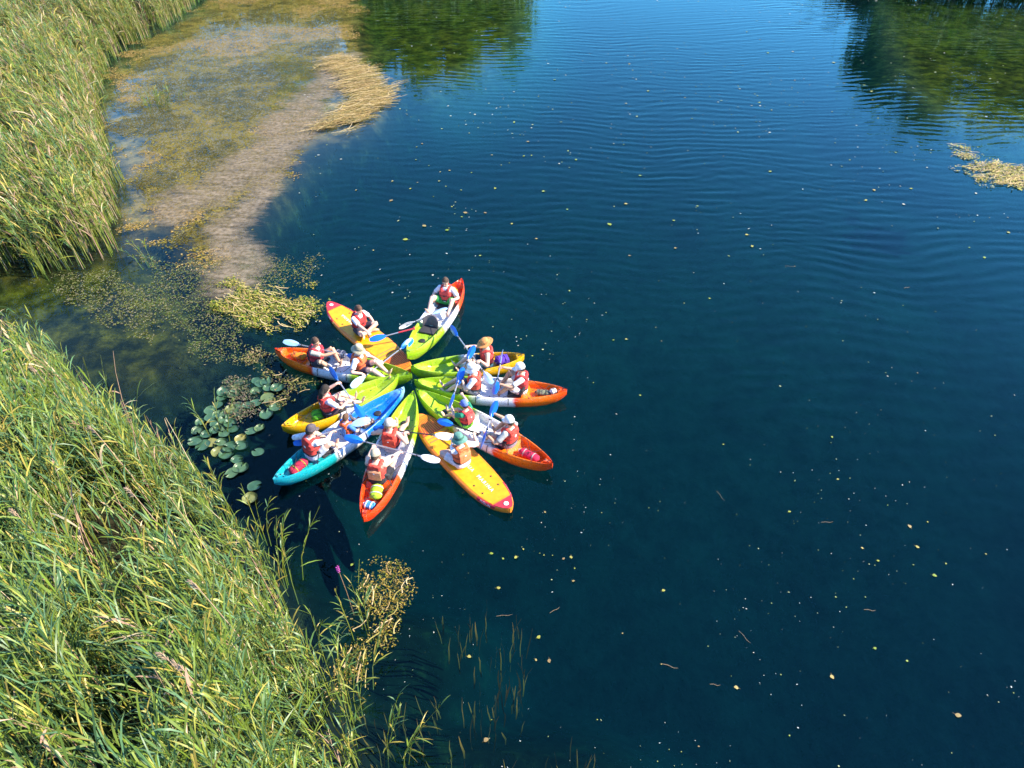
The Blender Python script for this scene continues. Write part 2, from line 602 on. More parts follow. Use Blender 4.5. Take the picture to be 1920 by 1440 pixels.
def make_water():
    m = bpy.data.materials.new('lake_water')
    m.use_nodes = True
    nt = m.node_tree
    for n in list(nt.nodes):
        nt.nodes.remove(n)
    N = lambda t: nt.nodes.new(t)
    L = nt.links.new
    out = N('ShaderNodeOutputMaterial')
    lw = N('ShaderNodeLayerWeight')          # Schlick's curve for water, the same from both sides
    lw.inputs['Blend'].default_value = 0.5
    pw = N('ShaderNodeMath')
    pw.operation = 'POWER'
    pw.inputs[1].default_value = 5.0
    L(lw.outputs['Facing'], pw.inputs[0])
    fr = N('ShaderNodeMath')
    fr.operation = 'MULTIPLY_ADD'
    fr.inputs[1].default_value = 0.98
    fr.inputs[2].default_value = 0.02
    L(pw.outputs[0], fr.inputs[0])
    gl = N('ShaderNodeBsdfGlossy')
    gl.inputs['Roughness'].default_value = 0.03
    gl.inputs['Color'].default_value = (0.45, 0.95, 1.0, 1)
    tr = N('ShaderNodeBsdfTransparent')
    ms = N('ShaderNodeMixShader')
    L(fr.outputs[0], ms.inputs[0])
    L(tr.outputs[0], ms.inputs[1])
    L(gl.outputs[0], ms.inputs[2])
    L(ms.outputs[0], out.inputs['Surface'])
    va = N('ShaderNodeVolumeAbsorption')
    va.inputs['Color'].default_value = (0.0, 0.66, 0.74, 1)
    va.inputs['Density'].default_value = 0.50
    L(va.outputs[0], out.inputs['Volume'])
    MATS['lake_water'] = m
    # one sheet, finely divided where it is near
    ys = [2.0]
    while ys[-1] < 62:
        ys.append(ys[-1] + 0.035 + 0.0022 * ys[-1])
    ys = np.array([-1500, -400, -100, -30, -8, -1] + ys + [66, 72, 80, 95, 130, 200, 400, 1500], float)
    ss = np.concatenate([[-80, -20, -8, -4, -2, -1.4], np.linspace(-1.1, 1.1, 640), [1.4, 2, 4, 8, 20, 80]])
    S, Y = np.meshgrid(ss, ys)
    X = S * np.clip(Y * 0.78 + 4.0, 5, 60)
    P = np.stack([X.ravel(), Y.ravel()], 1)
    fine = (np.abs(S.ravel()) < 1.11) & (P[:, 1] >= 2) & (P[:, 1] < 62)
    z = np.zeros(len(P))
    z[fine] = wave_height(P[fine])
    V = np.stack([P[:, 0], P[:, 1], z], 1)
    nx = len(ss)
    i, j = np.meshgrid(np.arange(nx - 1), np.arange(len(ys) - 1))
    a = (j * nx + i).ravel()
    F = np.stack([a, a + 1, a + 1 + nx, a + nx], 1)
    o = np_mesh('water', V, F, None, 'lake_water')
    tag(o, 'deep blue rippled lake water', kind='structure')



make_water()
# ------------------------------------------------------------------ kayaks
def interp(u, tab):
    xs, ys = zip(*tab)
    return float(np.interp(u, xs, ys))


FLOOR2 = [(0, .40), (.055, .385), (.075, .16), (.24, .14), (.262, .24), (.29, .24), (.305, .17), (.40, .16), (.42, .12), (.55, .12),
          (.575, .22), (.60, .22), (.615, .17), (.70, .16), (.72, .12), (.85, .13), (.93, .27), (.965, .385), (1, .42)]
FLOOR1 = [(0, .38), (.07, .36), (.095, .15), (.33, .13), (.355, .23), (.385, .23), (.40, .16), (.52, .15), (.545, .11), (.82, .12),
          (.92, .27), (.96, .37), (1, .40)]


def kayak(label, mat, stern, bow, tandem=True, beam=0.82, zs=0.27, zb=0.27, group='sit on top kayaks in the star', text=None, front_seat=True):
    A, B = at(*stern, zs), at(*bow, zb)
    ax = B - A
    L = ax.length
    mid = (A + B) / 2
    mid.z = (zs + zb) / 2 - 0.27
    yaw, pitch = math.atan2(ax.y, ax.x), -math.asin(ax.z / L)
    root = empty('kayak', mid, (0, pitch, yaw))
    tag(root, label, 'kayak', group)
    tab = FLOOR2 if tandem else FLOOR1
    rings = []
    us = sorted(set([round(i / 60, 4) for i in range(61)] + [t[0] for t in tab] + [.004, .012, .985, .995]))
    us[0], us[-1] = 0.0, 1.0
    for u in us:
        k = abs(2 * u - 1)
        w = beam / 2 * max(0.0, 1 - k ** (2.1 if u > .5 else 2.3)) ** (0.80 if u > .5 else 0.74)
        w = max(w, 0.012)
        e = k ** 4
        zk = -0.13 + 0.30 * k ** 7
        zsr = 0.25 + 0.07 * k ** 2.4
        zf = min(interp(u, tab) - .03, zsr - 0.012)
        if u < .055 or u > .965:
            zf = zsr + 0.004
        inn = 0.80 - 0.05 * (1 - k) if .05 < u < .96 else 0.55
        step = 0.0
        if (.42 < u < .55 or .72 < u < .86) and tandem or (not tandem and .56 < u < .82):
            step = 0.05 * (0.5 + 0.5 * math.sin(u * L * 2 * math.pi / 0.13))
        half = [(0, zk), (.52 * w, zk + .015), (.86 * w, zk + .11), (w, 0.11 + .12 * e), (.985 * w, 0.16 + .12 * e), (.925 * w, zsr - .008),
                (.90 * w, zsr), (.845 * w, zsr + .002), (inn * w, zsr - .025), ((inn - .045 - step) * w, zf + .02), ((inn - .14 - step) * w, zf), (.25 * w, zf + .004), (0, zf + .012)]
        x = (u - .5) * L
        ring = [(x, y, z) for y, z in half] + [(x, -y, z) for y, z in reversed(half[1:-1])]
        rings.append(ring)
    MB().loft(rings).build('hull', mat, root, angle=38)
    X = lambda u: (u - .5) * L
    # carry handles at both ends
    for u, s in ((.022, 1), (.978, -1)):
        zt = 0.25 + 0.07 * abs(2 * u - 1) ** 2.4
        MB().tube([(X(u), -.035, zt), (X(u) + s * .01, -.03, zt + .03), (X(u) + s * .01, .03, zt + .03), (X(u), .035, zt)], .008, 6).build('carry_handle', 'black_rubber', root)
    # drain plug and scupper holes
    MB().ellipsoid((X(.048), 0.0, .315), (.022, .022, .008), 10, 6).build('drain_plug', 'black_rubber', root)
    for u in ((.17, .22, .36, .50, .66, .80) if tandem else (.2, .28, .46, .62, .76)):
        for s in (-1, 1):
            zf = interp(u, tab) - .03
            MB().ellipsoid((X(u), s * beam * .17, zf + .008), (.016, .016, .006), 8, 5).build('scupper_hole', 'black_rubber', root)
    # round hatch
    uh = .765 if tandem else .60
    h = MB()
    zf = interp(uh, tab) - .03
    ringset = []
    for r_, z in ((.085, 0), (.085, .022), (.075, .03), (.03, .032), (.001, .032)):
        ringset.append([(X(uh) + r_ * math.cos(a * math.pi / 8), r_ * math.sin(a * math.pi / 8), zf + z + .004) for a in range(16)])
    h.loft(ringset).build('hatch_cover', 'black_rubber', root)
    # padded seats with a back and straps
    for u in ((.335, .65) if tandem else (.435,)):
        zf = interp(u, tab) - .03
        m = 'grey_foam' if u > .5 else 'black_cloth'
        st = empty('seat')
        st.parent = root
        c = MB()
        c.box((X(u), 0, zf + .03), (.34, .40, .05))
        c.build('cushion', 'black_cloth', st, bevel=.015)
        b = MB()
        rr = []
        for yy in np.linspace(-.21, .21, 9):
            fwd = 0.10 * (yy / .21) ** 2
            x0 = X(u) - .20 + fwd
            zt = zf + .33 - .09 * abs(yy / .21) ** 3
            rr.append([(x0 - .025, yy, zf + .05), (x0 + .025, yy, zf + .05), (x0 - .03, yy, zt), (x0 - .085, yy, zt)])
        b.loft(rr).build('backrest', m, st, bevel=.012)
        for s in (-1, 1):
            MB().tube([(X(u) - .18, s * .20, zf + .22), (X(u) + .05, s * .29, zf + .20), (X(u) + .25, s * beam * .41, .265)], .010, 5, flat=.35).build('strap', 'black_rubber', st)
            MB().tube([(X(u) - .2, s * .19, zf + .24), (X(u) - .36, s * beam * .38, .265)], .010, 5, flat=.35).build('strap', 'black_rubber', st)
    # bungee across the rear well, toggles on the gunwale, strap down the side
    ub = (.10, .22) if tandem else (.13, .30)
    for s in (-1, 1):
        w_ = lambda u: beam / 2 * max(0, 1 - abs(2 * u - 1) ** 2.5) ** .68 * .82
        MB().tube([(X(ub[0]), s * w_(ub[0]), .305), (X(ub[1]), -s * w_(ub[1]), .275)], .005, 5).build('bungee_cord', 'black_rubber', root)
    for u in ((.37, .58) if tandem else (.47,)):
        for s in (-1, 1):
            MB().tube([(X(u), s * beam * .435, .258), (X(u), s * beam * .47, .245), (X(u), s * beam * .5, .165), (X(u), s * beam * .507, .10)], .009, 5, flat=.5).build('side_strap', 'black_rubber', root)
    if text:
        for s in (-1, 1):
            lettering(text, .075, root, Vector((X(.20), s * beam * .405, .285)), (R(58) * 1, 0, 0 if s < 0 else math.pi), 'print_white')
    root['L'] = L
    return root


def lettering(txt, size, parent, loc, rot, mat, name='lettering', spacing=1.0):
    cu = bpy.data.curves.new('txt', 'FONT')
    cu.body = txt
    cu.size = size
    cu.extrude = 0.001
    cu.space_character = spacing
    cu.align_x = 'CENTER'
    cu.align_y = 'CENTER'
    cu.resolution_u = 3
    to = bpy.data.objects.new('txt', cu)
    COL.objects.link(to)
    dg = bpy.context.evaluated_depsgraph_get()
    me = bpy.data.meshes.new_from_object(to.evaluated_get(dg))
    bpy.data.objects.remove(to)
    bpy.data.curves.remove(cu)
    me.name = name
    me.materials.clear()
    me.materials.append(MATS[mat])
    o = bpy.data.objects.new(name, me)
    COL.objects.link(o)
    o.parent = parent
    o.location = loc
    o.rotation_euler = rot
    return o


BOATS = {}
BOATS['K1'] = kayak('tandem kayak with red stern and lime bow riding highest, farthest from the camera', 'hull_sunset_red', (866, 526), (763, 667), zb=0.42)
BOATS['K2'] = kayak('orange tandem kayak with white middle pointing left towards the yellow weed mat', 'hull_sunset', (516, 657), (772, 704))
BOATS['K3'] = kayak('short yellow kayak with lime bow on the left, beside the lily pads', 'hull_yellow', (529, 802), (748, 705), False, .76)
BOATS['K4'] = kayak('teal, white and blue tandem kayak at the lower left of the star', 'hull_teal', (513, 902), (758, 729))
BOATS['K5'] = kayak('red tandem kayak pointing at the camera with a green and a blue bag', 'hull_sunset_red', (681, 973), (776, 736))
BOATS['K6'] = kayak('orange tandem kayak at the lower right beside the lettered paddle board', 'hull_sunset', (1036, 872), (780, 732))
BOATS['K7'] = kayak('orange tandem kayak pointing straight to the right, under the yellow kayak', 'hull_sunset', (1063, 734), (777, 716))
BOATS['K8'] = kayak('short yellow kayak with lime bow on the right, carrying a purple bag', 'hull_yellow', (983, 668), (770, 690), False, .74)


# ------------------------------------------------------------------ paddle boards
def board(label, nose, tail, width=0.80, text=True, zn=.12, zt=.12):
    A, B = at(*nose, zn), at(*tail, zt)          # nose is the crimson outer end
    ax = A - B
    L = ax.length
    yaw = math.atan2(ax.y, ax.x)
    mid = (A + B) / 2
    root = empty('paddle_board', (mid.x, mid.y, 0), (0, 0, yaw))
    tag(root, label, 'paddle board', 'paddle boards in the star')

    def hw(u):      # half width, u 0 tail .. 1 nose
        k = abs(2 * u - 1)
        return width / 2 * max(0.0, 1 - k ** 3.2) ** 0.62

    def top(u):
        return .105 + .09 * max(0, (u - .7) / .3) ** 2 + .03 * max(0, (.15 - u) / .15) ** 2
    rings = []
    for i in range(61):
        u = .5 - .5 * math.cos(math.pi * i / 60)
        w = max(hw(u), .02)
        zt_, x = top(u), (u - .5) * L
        half = [(0, zt_ - .14), (.80 * w, zt_ - .14), (.95 * w, zt_ - .12), (w, zt_ - .07), (.95 * w, zt_ - .02), (.84 * w, zt_), (0, zt_ + .002)]
        rings.append([(x, y, z) for y, z in half] + [(x, -y, z) for y, z in reversed(half[1:-1])])
    MB().loft(rings).build('hull', 'board_rail', root, angle=60)

    def pad(name, u0, u1, f, mat, h=.006, n=24, cut=None):
        rr = []
        for i in range(n + 1):
            u = u0 + (u1 - u0) * i / n
            w = max(hw(u) * f, .004)
            x, z = (u - .5) * L, top(u) + .001
            rr.append([(x, -w, z), (x, w, z), (x, w * .985, z + h), (x, -w * .985, z + h)])
        return MB().loft(rr).build(name, mat, root, angle=30)
    pad('deck_pad', .20, .905, .83, 'board_orange')
    pad('nose_pad', .915, .995, .86, 'board_crimson', .007)
    # crimson stripes running back along the rails from the nose
    for s in (-1, 1):
        rr = []
        for i in range(13):
            u = .80 + .13 * i / 12
            w, x, z = hw(u), (u - .5) * L, top(u)
            a = .86 - .10 * (1 - i / 12)
            rr.append([(x, s * w * .86, z + .003), (x, s * w * .955, z - .012), (x, s * w * 1.004, z - .065), (x, s * w * 1.004, z - .075), (x, s * w * .95, z - .02)])
        MB().loft(rr).build('rail_stripe', 'board_crimson', root, angle=30)
    tp = pad('tail_pad', .03, .20, .86, 'pad_red', .008)
    nst = 11
    for i in range(nst):
        yy = -1 + 2 * (i + .5) / nst
        pts = []
        for k in range(8):
            u = .035 + .16 * k / 7
            pts.append(((u - .5) * L, yy * hw(u) * .82, top(u) + .012))
        MB().tube(pts, .0075, 5, flat=.6).build('grip_rib', 'board_orange', tp)
    # cross bars of the kick pad, handle, rings, valve
    for u in (.235, .265):
        MB().tube([((u - .5) * L, -hw(u) * .72, top(u) + .010), ((u - .5) * L, hw(u) * .72, top(u) + .010)], .016, 6, flat=.6).build('kick_bar', 'board_brown', root)
    hd = MB()
    hd.tube([(-.14, 0, .112), (-.10, 0, .15), (.10, 0, .15), (.14, 0, .112)], .018, 6, flat=.6)
    hd.build('carry_handle', 'black_cloth', root)
    for s in (-1, 1):
        for u in (.72, .80):
            MB().ellipsoid(((u - .5) * L, s * hw(u) * .55, top(u) + .01), (.022, .022, .012), 8, 5).build('ring_patch', 'black_rubber', root)
    v = MB()
    zz = top(.955)
    xx = (.955 - .5) * L
    v.loft([[(xx + r_ * math.cos(a * math.pi / 7), r_ * math.sin(a * math.pi / 7), zz + z) for a in range(14)] for r_, z in ((.05, .007), (.05, .018), (.038, .022), (.032, .012), (.002, .012))])
    v.build('valve', 'print_white', root)
    for s in (-1, 0, 1):
        f = MB()
        xx = -.5 * L + .32 + abs(s) * .08
        f.loft([[(xx - .1, s * .16 - .005, -.03), (xx + .1, s * .16 - .005, -.03), (xx + .1, s * .16 + .005, -.03), (xx - .1, s * .16 + .005, -.03)],
                [(xx - .13, s * .16 - .002, -.2), (xx - .08, s * .16 - .002, -.2), (xx - .08, s * .16 + .002, -.2), (xx - .13, s * .16 + .002, -.2)]])
        f.build('fin', 'black_rubber', root)
    if text:
        lettering('AQUA', .115, root, Vector(((.565 - .5) * L, .0, top(.565) + .009)), (0, 0, 0), 'print_white', spacing=1.35)
        lettering('MARINA', .115, root, Vector(((.745 - .5) * L, .0, top(.745) + .014)), (0, -R(1.3), 0), 'print_white', spacing=1.35)
        u = .865
        lettering('FUSION', .075, root, Vector(((u - .5) * L, -hw(u) * .975, top(u) - .035)), (R(72), 0, R(14)), 'print_white')
        lettering('FUSION', .075, root, Vector(((u - .5) * L, hw(u) * .975, top(u) - .035)), (R(72), 0, math.pi - R(14)), 'print_white')
    root['L'] = L
    return root


BOATS['S1'] = board('orange paddle board at the upper left with a cross legged paddler on it', (616, 570), (768, 694))
BOATS['S2'] = board('orange paddle board with white lettering and crimson nose pointing to the lower right', (958, 957), (786, 777))
bpy.context.view_layer.update()


# ------------------------------------------------------------------ paddles
PADDLES = {}


def paddle(key, label, p1, z1, p2, z2, m1, m2, shaft='shaft_black', single=False, roll=(0.3, 0.9), maxlen=2.25):
    A, B = at(*cr(*p1), z1), at(*cr(*p2), z2)
    d = B - A
    L = d.length
    root = empty('paddle', (A + B) / 2)
    q = d.to_track_quat('X', 'Z')
    root.rotation_euler = q.to_euler()
    tag(root, label, 'paddle', 'paddles')
    h = L / 2
    MB().tube([(-h + .25, 0, 0), (0, 0, 0), (h - (.05 if single else .25), 0, 0)], .0155, 8).build('shaft', shaft, root)

    def blade(s, mat, rl, ln=.46, wd=.095):
        rr = []
        n = 12
        for i in range(n + 1):
            t = i / n
            x = s * (h - ln + ln * t)
            w = wd * max(.02, math.sin(math.pi * min(1, t * .92 + .02)) ** .62) * (0.75 + .35 * t)
            if t < .12:
                w = max(w * .5, .018)
            cup = .022 * math.sin(math.pi * t)
            ring = []
            for yy, th in ((-1, .002), (-.5, .004), (-.12, .005), (0, .012 * (1 - t) + .004), (.12, .005), (.5, .004), (1, .002)):
                ring.append((x, yy * w, th + cup * (1 - yy * yy)))
            for yy, th in ((1, -.002), (.5, -.004), (0, -.005), (-.5, -.004), (-1, -.002)):
                ring.append((x, yy * w, th + cup * (1 - yy * yy)))
            c_, s_ = math.cos(rl), math.sin(rl)
            rr.append([(a, b * c_ - e * s_, b * s_ + e * c_) for a, b, e in ring])
        MB().loft(rr).build('blade', mat, root, angle=60)
    blade(-1, m1, roll[0])
    if single:
        MB().tube([(h - .42, 0, 0), (h - .03, 0, 0)], .02, 8).build('grip_sleeve', m2, root)
        MB().tube([(h - .02, -.06, 0), (h - .01, 0, 0), (h - .02, .06, 0)], .018, 8).build('grip_handle', m2, root)
    else:
        blade(1, m2, roll[1])
        for s in (-1, 1):
            MB().tube([(s * (h - .50), 0, 0), (s * (h - .485), 0, 0)], .03, 8).build('drip_ring', 'black_rubber', root)
    PADDLES[key] = (A, B)
    return root


paddle('K1', 'pale bladed paddle lying across the cockpit of the farthest kayak', (975, 222), .42, (715, 332), .40, 'blade_pale', 'blade_white', 'shaft_silver', roll=(.1, 1.3))
paddle('S1', 'paddle with blue blade and red grip across the upper left paddle board', (555, 396), .35, (800, 333), .50, 'blade_blue', 'blade_red', 'shaft_silver', True, roll=(.5, 0))
paddle('K2r', 'paddle whose pale blade sticks out left over the orange kayak stern', (90, 402), .62, (520, 498), .55, 'blade_pale', 'blade_blue', 'shaft_silver', roll=(.25, 1.4))
paddle('K2f', 'paddle held by the person in the beige bucket hat', (455, 650), .30, (790, 392), .42, 'blade_pale', 'blade_blue', 'shaft_silver', roll=(.9, 1.0))
paddle('K3', 'paddle held upright by the person in the left yellow kayak', (338, 545), .75, (525, 815), .45, 'blade_blue', 'blade_blue', 'shaft_silver', roll=(1.2, .2))
paddle('K4', 'paddle lying across the lap of the person in the teal kayak', (145, 957), .42, (560, 822), .55, 'blade_blue', 'blade_pale', 'shaft_silver', roll=(.6, .5))
paddle('K5f', 'paddle with white blade reaching over the lettered paddle board', (575, 872), .62, (1015, 922), .50, 'blade_blue', 'blade_white', 'shaft_black', roll=(1.2, .3))
paddle('K5r', 'paddle with white blade hanging over the water beside the red kayak', (420, 918), .55, (935, 1050), .42, 'blade_blue', 'blade_white', 'shaft_silver', roll=(.7, .15))
paddle('S2', 'short paddle with black shaft held by the person in the green patterned hat', (925, 828), .35, (1150, 905), .55, 'blade_blue', 'shaft_black', 'shaft_black', True, roll=(.3, 0))
paddle('K6r', 'paddle with blue blades crossing the lap of the person in the lower right kayak', (1240, 725), .72, (1155, 985), .42, 'blade_blue', 'blade_blue', 'shaft_silver', roll=(.3, 1.1))
paddle('K6f', 'paddle held by the small person with the blue cap', (1060, 545), .66, (985, 768), .50, 'blade_blue', 'blade_blue', 'shaft_silver', roll=(.2, .9))
paddle('K7r', 'paddle held by the person with white cap in the right hand kayak', (1275, 452), .62, (1232, 690), .55, 'blade_pale', 'blade_blue', 'shaft_silver', roll=(1.35, .5))
paddle('K7f', 'paddle held by the person with the white bucket hat', (1120, 425), .82, (1030, 640), .52, 'blade_blue', 'blade_blue', 'shaft_black', roll=(.2, .4))
paddle('K8', 'paddle held by the person with the orange straw hat', (992, 320), .70, (1220, 632), .52, 'blade_blue', 'blade_pale', 'shaft_silver', roll=(1.2, .2))
for k, (a, b) in PADDLES.items():
    print('paddle', k, round((a - b).length, 2))


# ------------------------------------------------------------------ people
def ik(a, b, l1, l2, pole):
    """elbow / knee position between a and b"""
    d = b - a
    D = d.length
    if D > (l1 + l2) * .995:
        b = a + d * ((l1 + l2) * .995 / D)
        d = b - a
        D = d.length
    x = (l1 * l1 - l2 * l2 + D * D) / (2 * D)
    h = math.sqrt(max(0, l1 * l1 - x * x))
    n = d.normalized()
    p = pole - n * pole.dot(n)
    if p.length < 1e-4:
        p = Vector((0, 0, 1)) - n * n.z
    return a + n * x + p.normalized() * h, b


def person(label, boat, hip_px, skin='skin_light', vest=(0.62, 0.05, 0.03), shirt=None, sleeves=0, shorts=(0.05, 0.05, 0.07), hair=(0.05, 0.03, 0.02),
           hat=None, hat_col=(0.7, 0.7, 0.7), long_hair=False, scale=1.0, lean=-4, twist=0, head_yaw=0, head_pitch=12, pad_key=None, hands=None,
           legs='out', seat_h=.16, grip=.30, knees=.10, vest_back=None, side=0.0, yaw_off=0, back_dot=True, brim_col=None, key=''):
    B = BOATS[boat]
    M = B.matrix_world
    w = at(*hip_px, .25)
    loc = M.inverted() @ Vector((w.x, w.y, .2))
    base = M @ Vector((loc.x, max(-.08, min(.08, loc.y)) + side, 0))
    base.z = seat_h + (M @ Vector((loc.x, 0, 0))).z
    yaw = B.rotation_euler.z + (math.pi if boat[0] == 'S' else 0) + R(yaw_off)
    root = empty('person', base, (0, 0, yaw))
    root.scale = (scale,) * 3
    tag(root, label, 'person', 'people in the star of boats')
    Mp = Matrix.Translation(base) @ Matrix.Rotation(yaw, 4, 'Z') @ Matrix.Scale(scale, 4)
    Mi = Mp.inverted()
    ql = Matrix.Rotation(R(lean), 3, 'Y')
    pelv = Vector((0, 0, .10))

    def up(p):          # upper-body point
        p = Vector(p)
        t = min(1, max(0, (p.z - .12) / .4))
        q = Matrix.Rotation(R(lean) * (0.5 + .5 * t), 3, 'Y') @ Matrix.Rotation(R(twist) * t, 3, 'Z')
        return pelv + q @ (p - pelv)

    def ring(z, w, d, x=0.0, n=16, pw=2.4):
        out = []
        for i in range(n):
            a = 2 * math.pi * i / n
            c, s = math.cos(a), math.sin(a)
            out.append(up((x + d * math.copysign(abs(c) ** (2 / pw), c), w * math.copysign(abs(s) ** (2 / pw), s), z)))
        return out
    TOR = [(.005, .15, .105, -.01), (.06, .175, .125, -.01), (.13, .172, .12, 0), (.23, .140, .098, .005), (.34, .155, .108, .0), (.43, .172, .112, -.005), (.49, .165, .095, -.01), (.535, .10, .07, -.01), (.55, .055, .05, -.01)]
    shl = {s: up((-.01, s * .175, .475)) for s in (-1, 1)}
    hipj = {s: Vector((.01, s * .09, .085)) for s in (-1, 1)}
    hc = up((.015, 0, .69))
    qh = Matrix.Rotation(R(twist + head_yaw), 3, 'Z') @ Matrix.Rotation(R(head_pitch), 3, 'Y')
    # hands
    if pad_key:
        a, b = (Mi @ p for p in PADDLES[pad_key])
        d = (b - a).normalized()
        ch = up((.25, 0, .30))
        t0 = (ch - a).dot(d)
        Lp = (b - a).length
        g = grip / scale
        t0 = min(max(t0, g * .6 + .25), Lp - g * .6 - .25)
        pts = [a + d * (t0 - g), a + d * (t0 + g)]
        if (pts[0] - shl[1]).length + (pts[1] - shl[-1]).length > (pts[1] - shl[1]).length + (pts[0] - shl[-1]).length:
            pts.reverse()
        tgt = {1: pts[0], -1: pts[1]}
        shaft = d
    else:
        tgt = {1: Vector((.42, .2, .2)), -1: Vector((.42, -.2, .2))}
        shaft = Vector((0, 1, 0))
    if hands:
        for s, h in hands.items():
            tgt[s] = Vector(h)
    mb = MB()
    mb.loft([ring(z, w_, d_, x_) for z, w_, d_, x_ in TOR])
    mb.tube([up((-.01, 0, .50)), up((.0, 0, .56)), hc + qh @ Vector((-.015, 0, -.05))], [.062, .054, .056], 10)

    def headfn(p):
        q = p.copy()
        if q.z < 0:
            q.y *= 1 - .30 * (-q.z) ** 1.5
            q.x *= 1 - (.05 if q.x > 0 else .25) * (-q.z)
        if q.x > .2:
            q.x *= .95
        return q
    mb.ellipsoid(hc, (.100, .078, .122), 18, 12, qh, headfn)
    # nose, brow, ears
    mb.tube([hc + qh @ Vector((.088, 0, .015)), hc + qh @ Vector((.108, 0, -.012)), hc + qh @ Vector((.113, 0, -.03)), hc + qh @ Vector((.092, 0, -.036))], [.010, .013, .016, .012], 8)
    for s in (-1, 1):
        mb.ellipsoid(hc + qh @ Vector((-.005, s * .078, -.005)), (.02, .012, .032), 8, 6, qh)
    arms = {}
    for s in (-1, 1):
        sh = shl[s]
        gpt = tgt[s]
        dv = (gpt - sh)
        wr = gpt - dv.normalized() * .075 + Vector((0, 0, .012))
        el, wr = ik(sh, wr, .285, .25, Vector((-.35, s * .8, -.75)))
        arms[s] = (sh, el, wr)
        mb.tube([sh + Vector((0, -s * .03, 0)), sh, (sh + el) / 2, el], [.058, .056, .048, .040], 10)
        mb.tube([el, el * .65 + wr * .35, wr], [.041, .042, .028], 10)
        # hand: palm, four fingers closed round the shaft, thumb
        fd = (wr - el).normalized()
        hd = (gpt - wr)
        hd = hd.normalized() if hd.length > .02 else fd
        sv = shaft - hd * shaft.dot(hd)
        sv = sv.normalized() if sv.length > .1 else Vector((0, 1, 0)).cross(hd).normalized()
        nv = hd.cross(sv).normalized()
        if nv.z > 0:
            nv = -nv
        mb.tube([wr, wr + hd * .03, wr + hd * .085], [.030, .040, .042], 10, flat=.42, up=nv)
        for k, ln in enumerate((.82, 1.0, .95, .75)):
            o = wr + hd * .082 + sv * (.030 - .02 * k)
            d1 = (hd * .9 + nv * .45).normalized()
            d2 = (hd * .25 + nv).normalized()
            d3 = (-hd * .7 + nv * .6).normalized()
            p1 = o + d1 * .038 * ln
            p2 = p1 + d2 * .028 * ln
            mb.tube([o, p1, p2, p2 + d3 * .022 * ln], [.0095, .0095, .009, .0075], 6)
        o = wr + hd * .03 + sv * .034
        p1 = o + (hd * .55 + sv * .55 + nv * .3).normalized() * .04
        p2 = p1 + (hd * .6 + nv * .7 - sv * .25).normalized() * .03
        mb.tube([o, p1, p2], [.013, .0115, .009], 6)
    # legs
    legp = {}
    zfl = -(seat_h - (.11 if boat[0] != 'S' else .115)) / scale
    for s in (-1, 1):
        hj = hipj[s]
        if legs == 'out':
            ank, pole = Vector((.80 - .03 * s, s * .11, zfl + .07)), Vector((0, s * .15, 1))
            ank.x -= knees
        elif legs == 'cross':
            ank, pole = Vector((.30, -s * .10, zfl + .07 + (.03 if s > 0 else 0))), Vector((.3, s * 1.0, .35))
        elif legs == 'bent':
            ank, pole = Vector((.50, s * .15, zfl + .07)), Vector((.1, s * .55, 1))
        else:       # wide: feet on the gunwales
            ank, pole = Vector((.62, s * .27, zfl + .16)), Vector((0, s * .5, 1))
        kn, ank = ik(hj, ank, .42, .41, pole)
        legp[s] = (hj, kn, ank)
        mb.tube([hj + Vector((-.03, 0, 0)), hj + (kn - hj) * .12, (hj + kn) / 2, kn], [.085, .092, .076, .056], 12)
        mb.tube([kn, kn * .7 + ank * .3, ank], [.056, .057, .036], 10)
        fdv = (ank - kn).normalized()
        toe = (Vector((fdv.x, fdv.y, 0)) * .55 + Vector((0, s * .12, .85))).normalized() if legs != 'cross' else Vector((.6, -s * .7, 0)).normalized()
        heel = ank + fdv * .035 - toe * .03
        side_v = toe.cross(fdv)
        mb.tube([heel - toe * .02, heel + toe * .06, heel + toe * .13, heel + toe * .19], [.032, .040, .042, .026], 10, flat=.6, up=fdv)
        for k in range(5):
            sd = toe.cross(fdv).normalized() * (s * (.026 - .013 * k))
            mb.tube([heel + toe * .17 + sd, heel + toe * (.225 - .008 * k) + sd], [.011 if k == 0 else .008, .008 if k == 0 else .006], 6)
    mb.build('body', skin, root, remesh=.0085, dec=.30, smooth_it=2)
    # face
    for s in (-1, 1):
        MB().ellipsoid(hc + qh @ Vector((.087, s * .031, .012)), (.011, .014, .008), 8, 6, qh).build('eye', 'eye_dark', root)
        MB().tube([hc + qh @ Vector((.092, s * .015, .034)), hc + qh @ Vector((.086, s * .048, .034))], [.006, .004], 5).build('eyebrow', cloth(hair, key + '_hair'), root)
    MB().ellipsoid(hc + qh @ Vector((.090, 0, -.062)), (.009, .024, .007), 10, 6, qh).build('mouth', 'lip', root)
    # hair
    hm = cloth(hair, key + '_hair')
    hb = MB()
    rg = []
    for j in range(9):
        th = R(2 + 92 * j / 8)
        r_ = []
        for i in range(18):
            ph = 2 * math.pi * i / 18
            front = max(0, math.cos(ph))
            t2 = th * (1 - .42 * front * (j / 8)) * (1 + .28 * max(0, -math.cos(ph)) * (j / 8))
            wob = 1.06 + .03 * math.sin(5 * ph + j)
            p = Vector((math.sin(t2) * math.cos(ph) * .104, math.sin(t2) * math.sin(ph) * .084, math.cos(t2) * .126)) * wob
            r_.append(hc + qh @ (p + Vector((-.006, 0, .003))))
        rg.append(r_)
    hb.loft(rg, caps=False)
    hb.build('hair', hm, root)
    if long_hair:
        lb = MB()
        lb.tube([hc + qh @ Vector((-.06, 0, .06)), hc + qh @ Vector((-.105, 0, -.03)), up((-.12, 0, .54)), up((-.145, .02, .42))], [.06, .085, .075, .035], 10, flat=.55, up=Vector((1, 0, .1)))
        lb.build('ponytail', hm, root, remesh=.012, smooth_it=2)
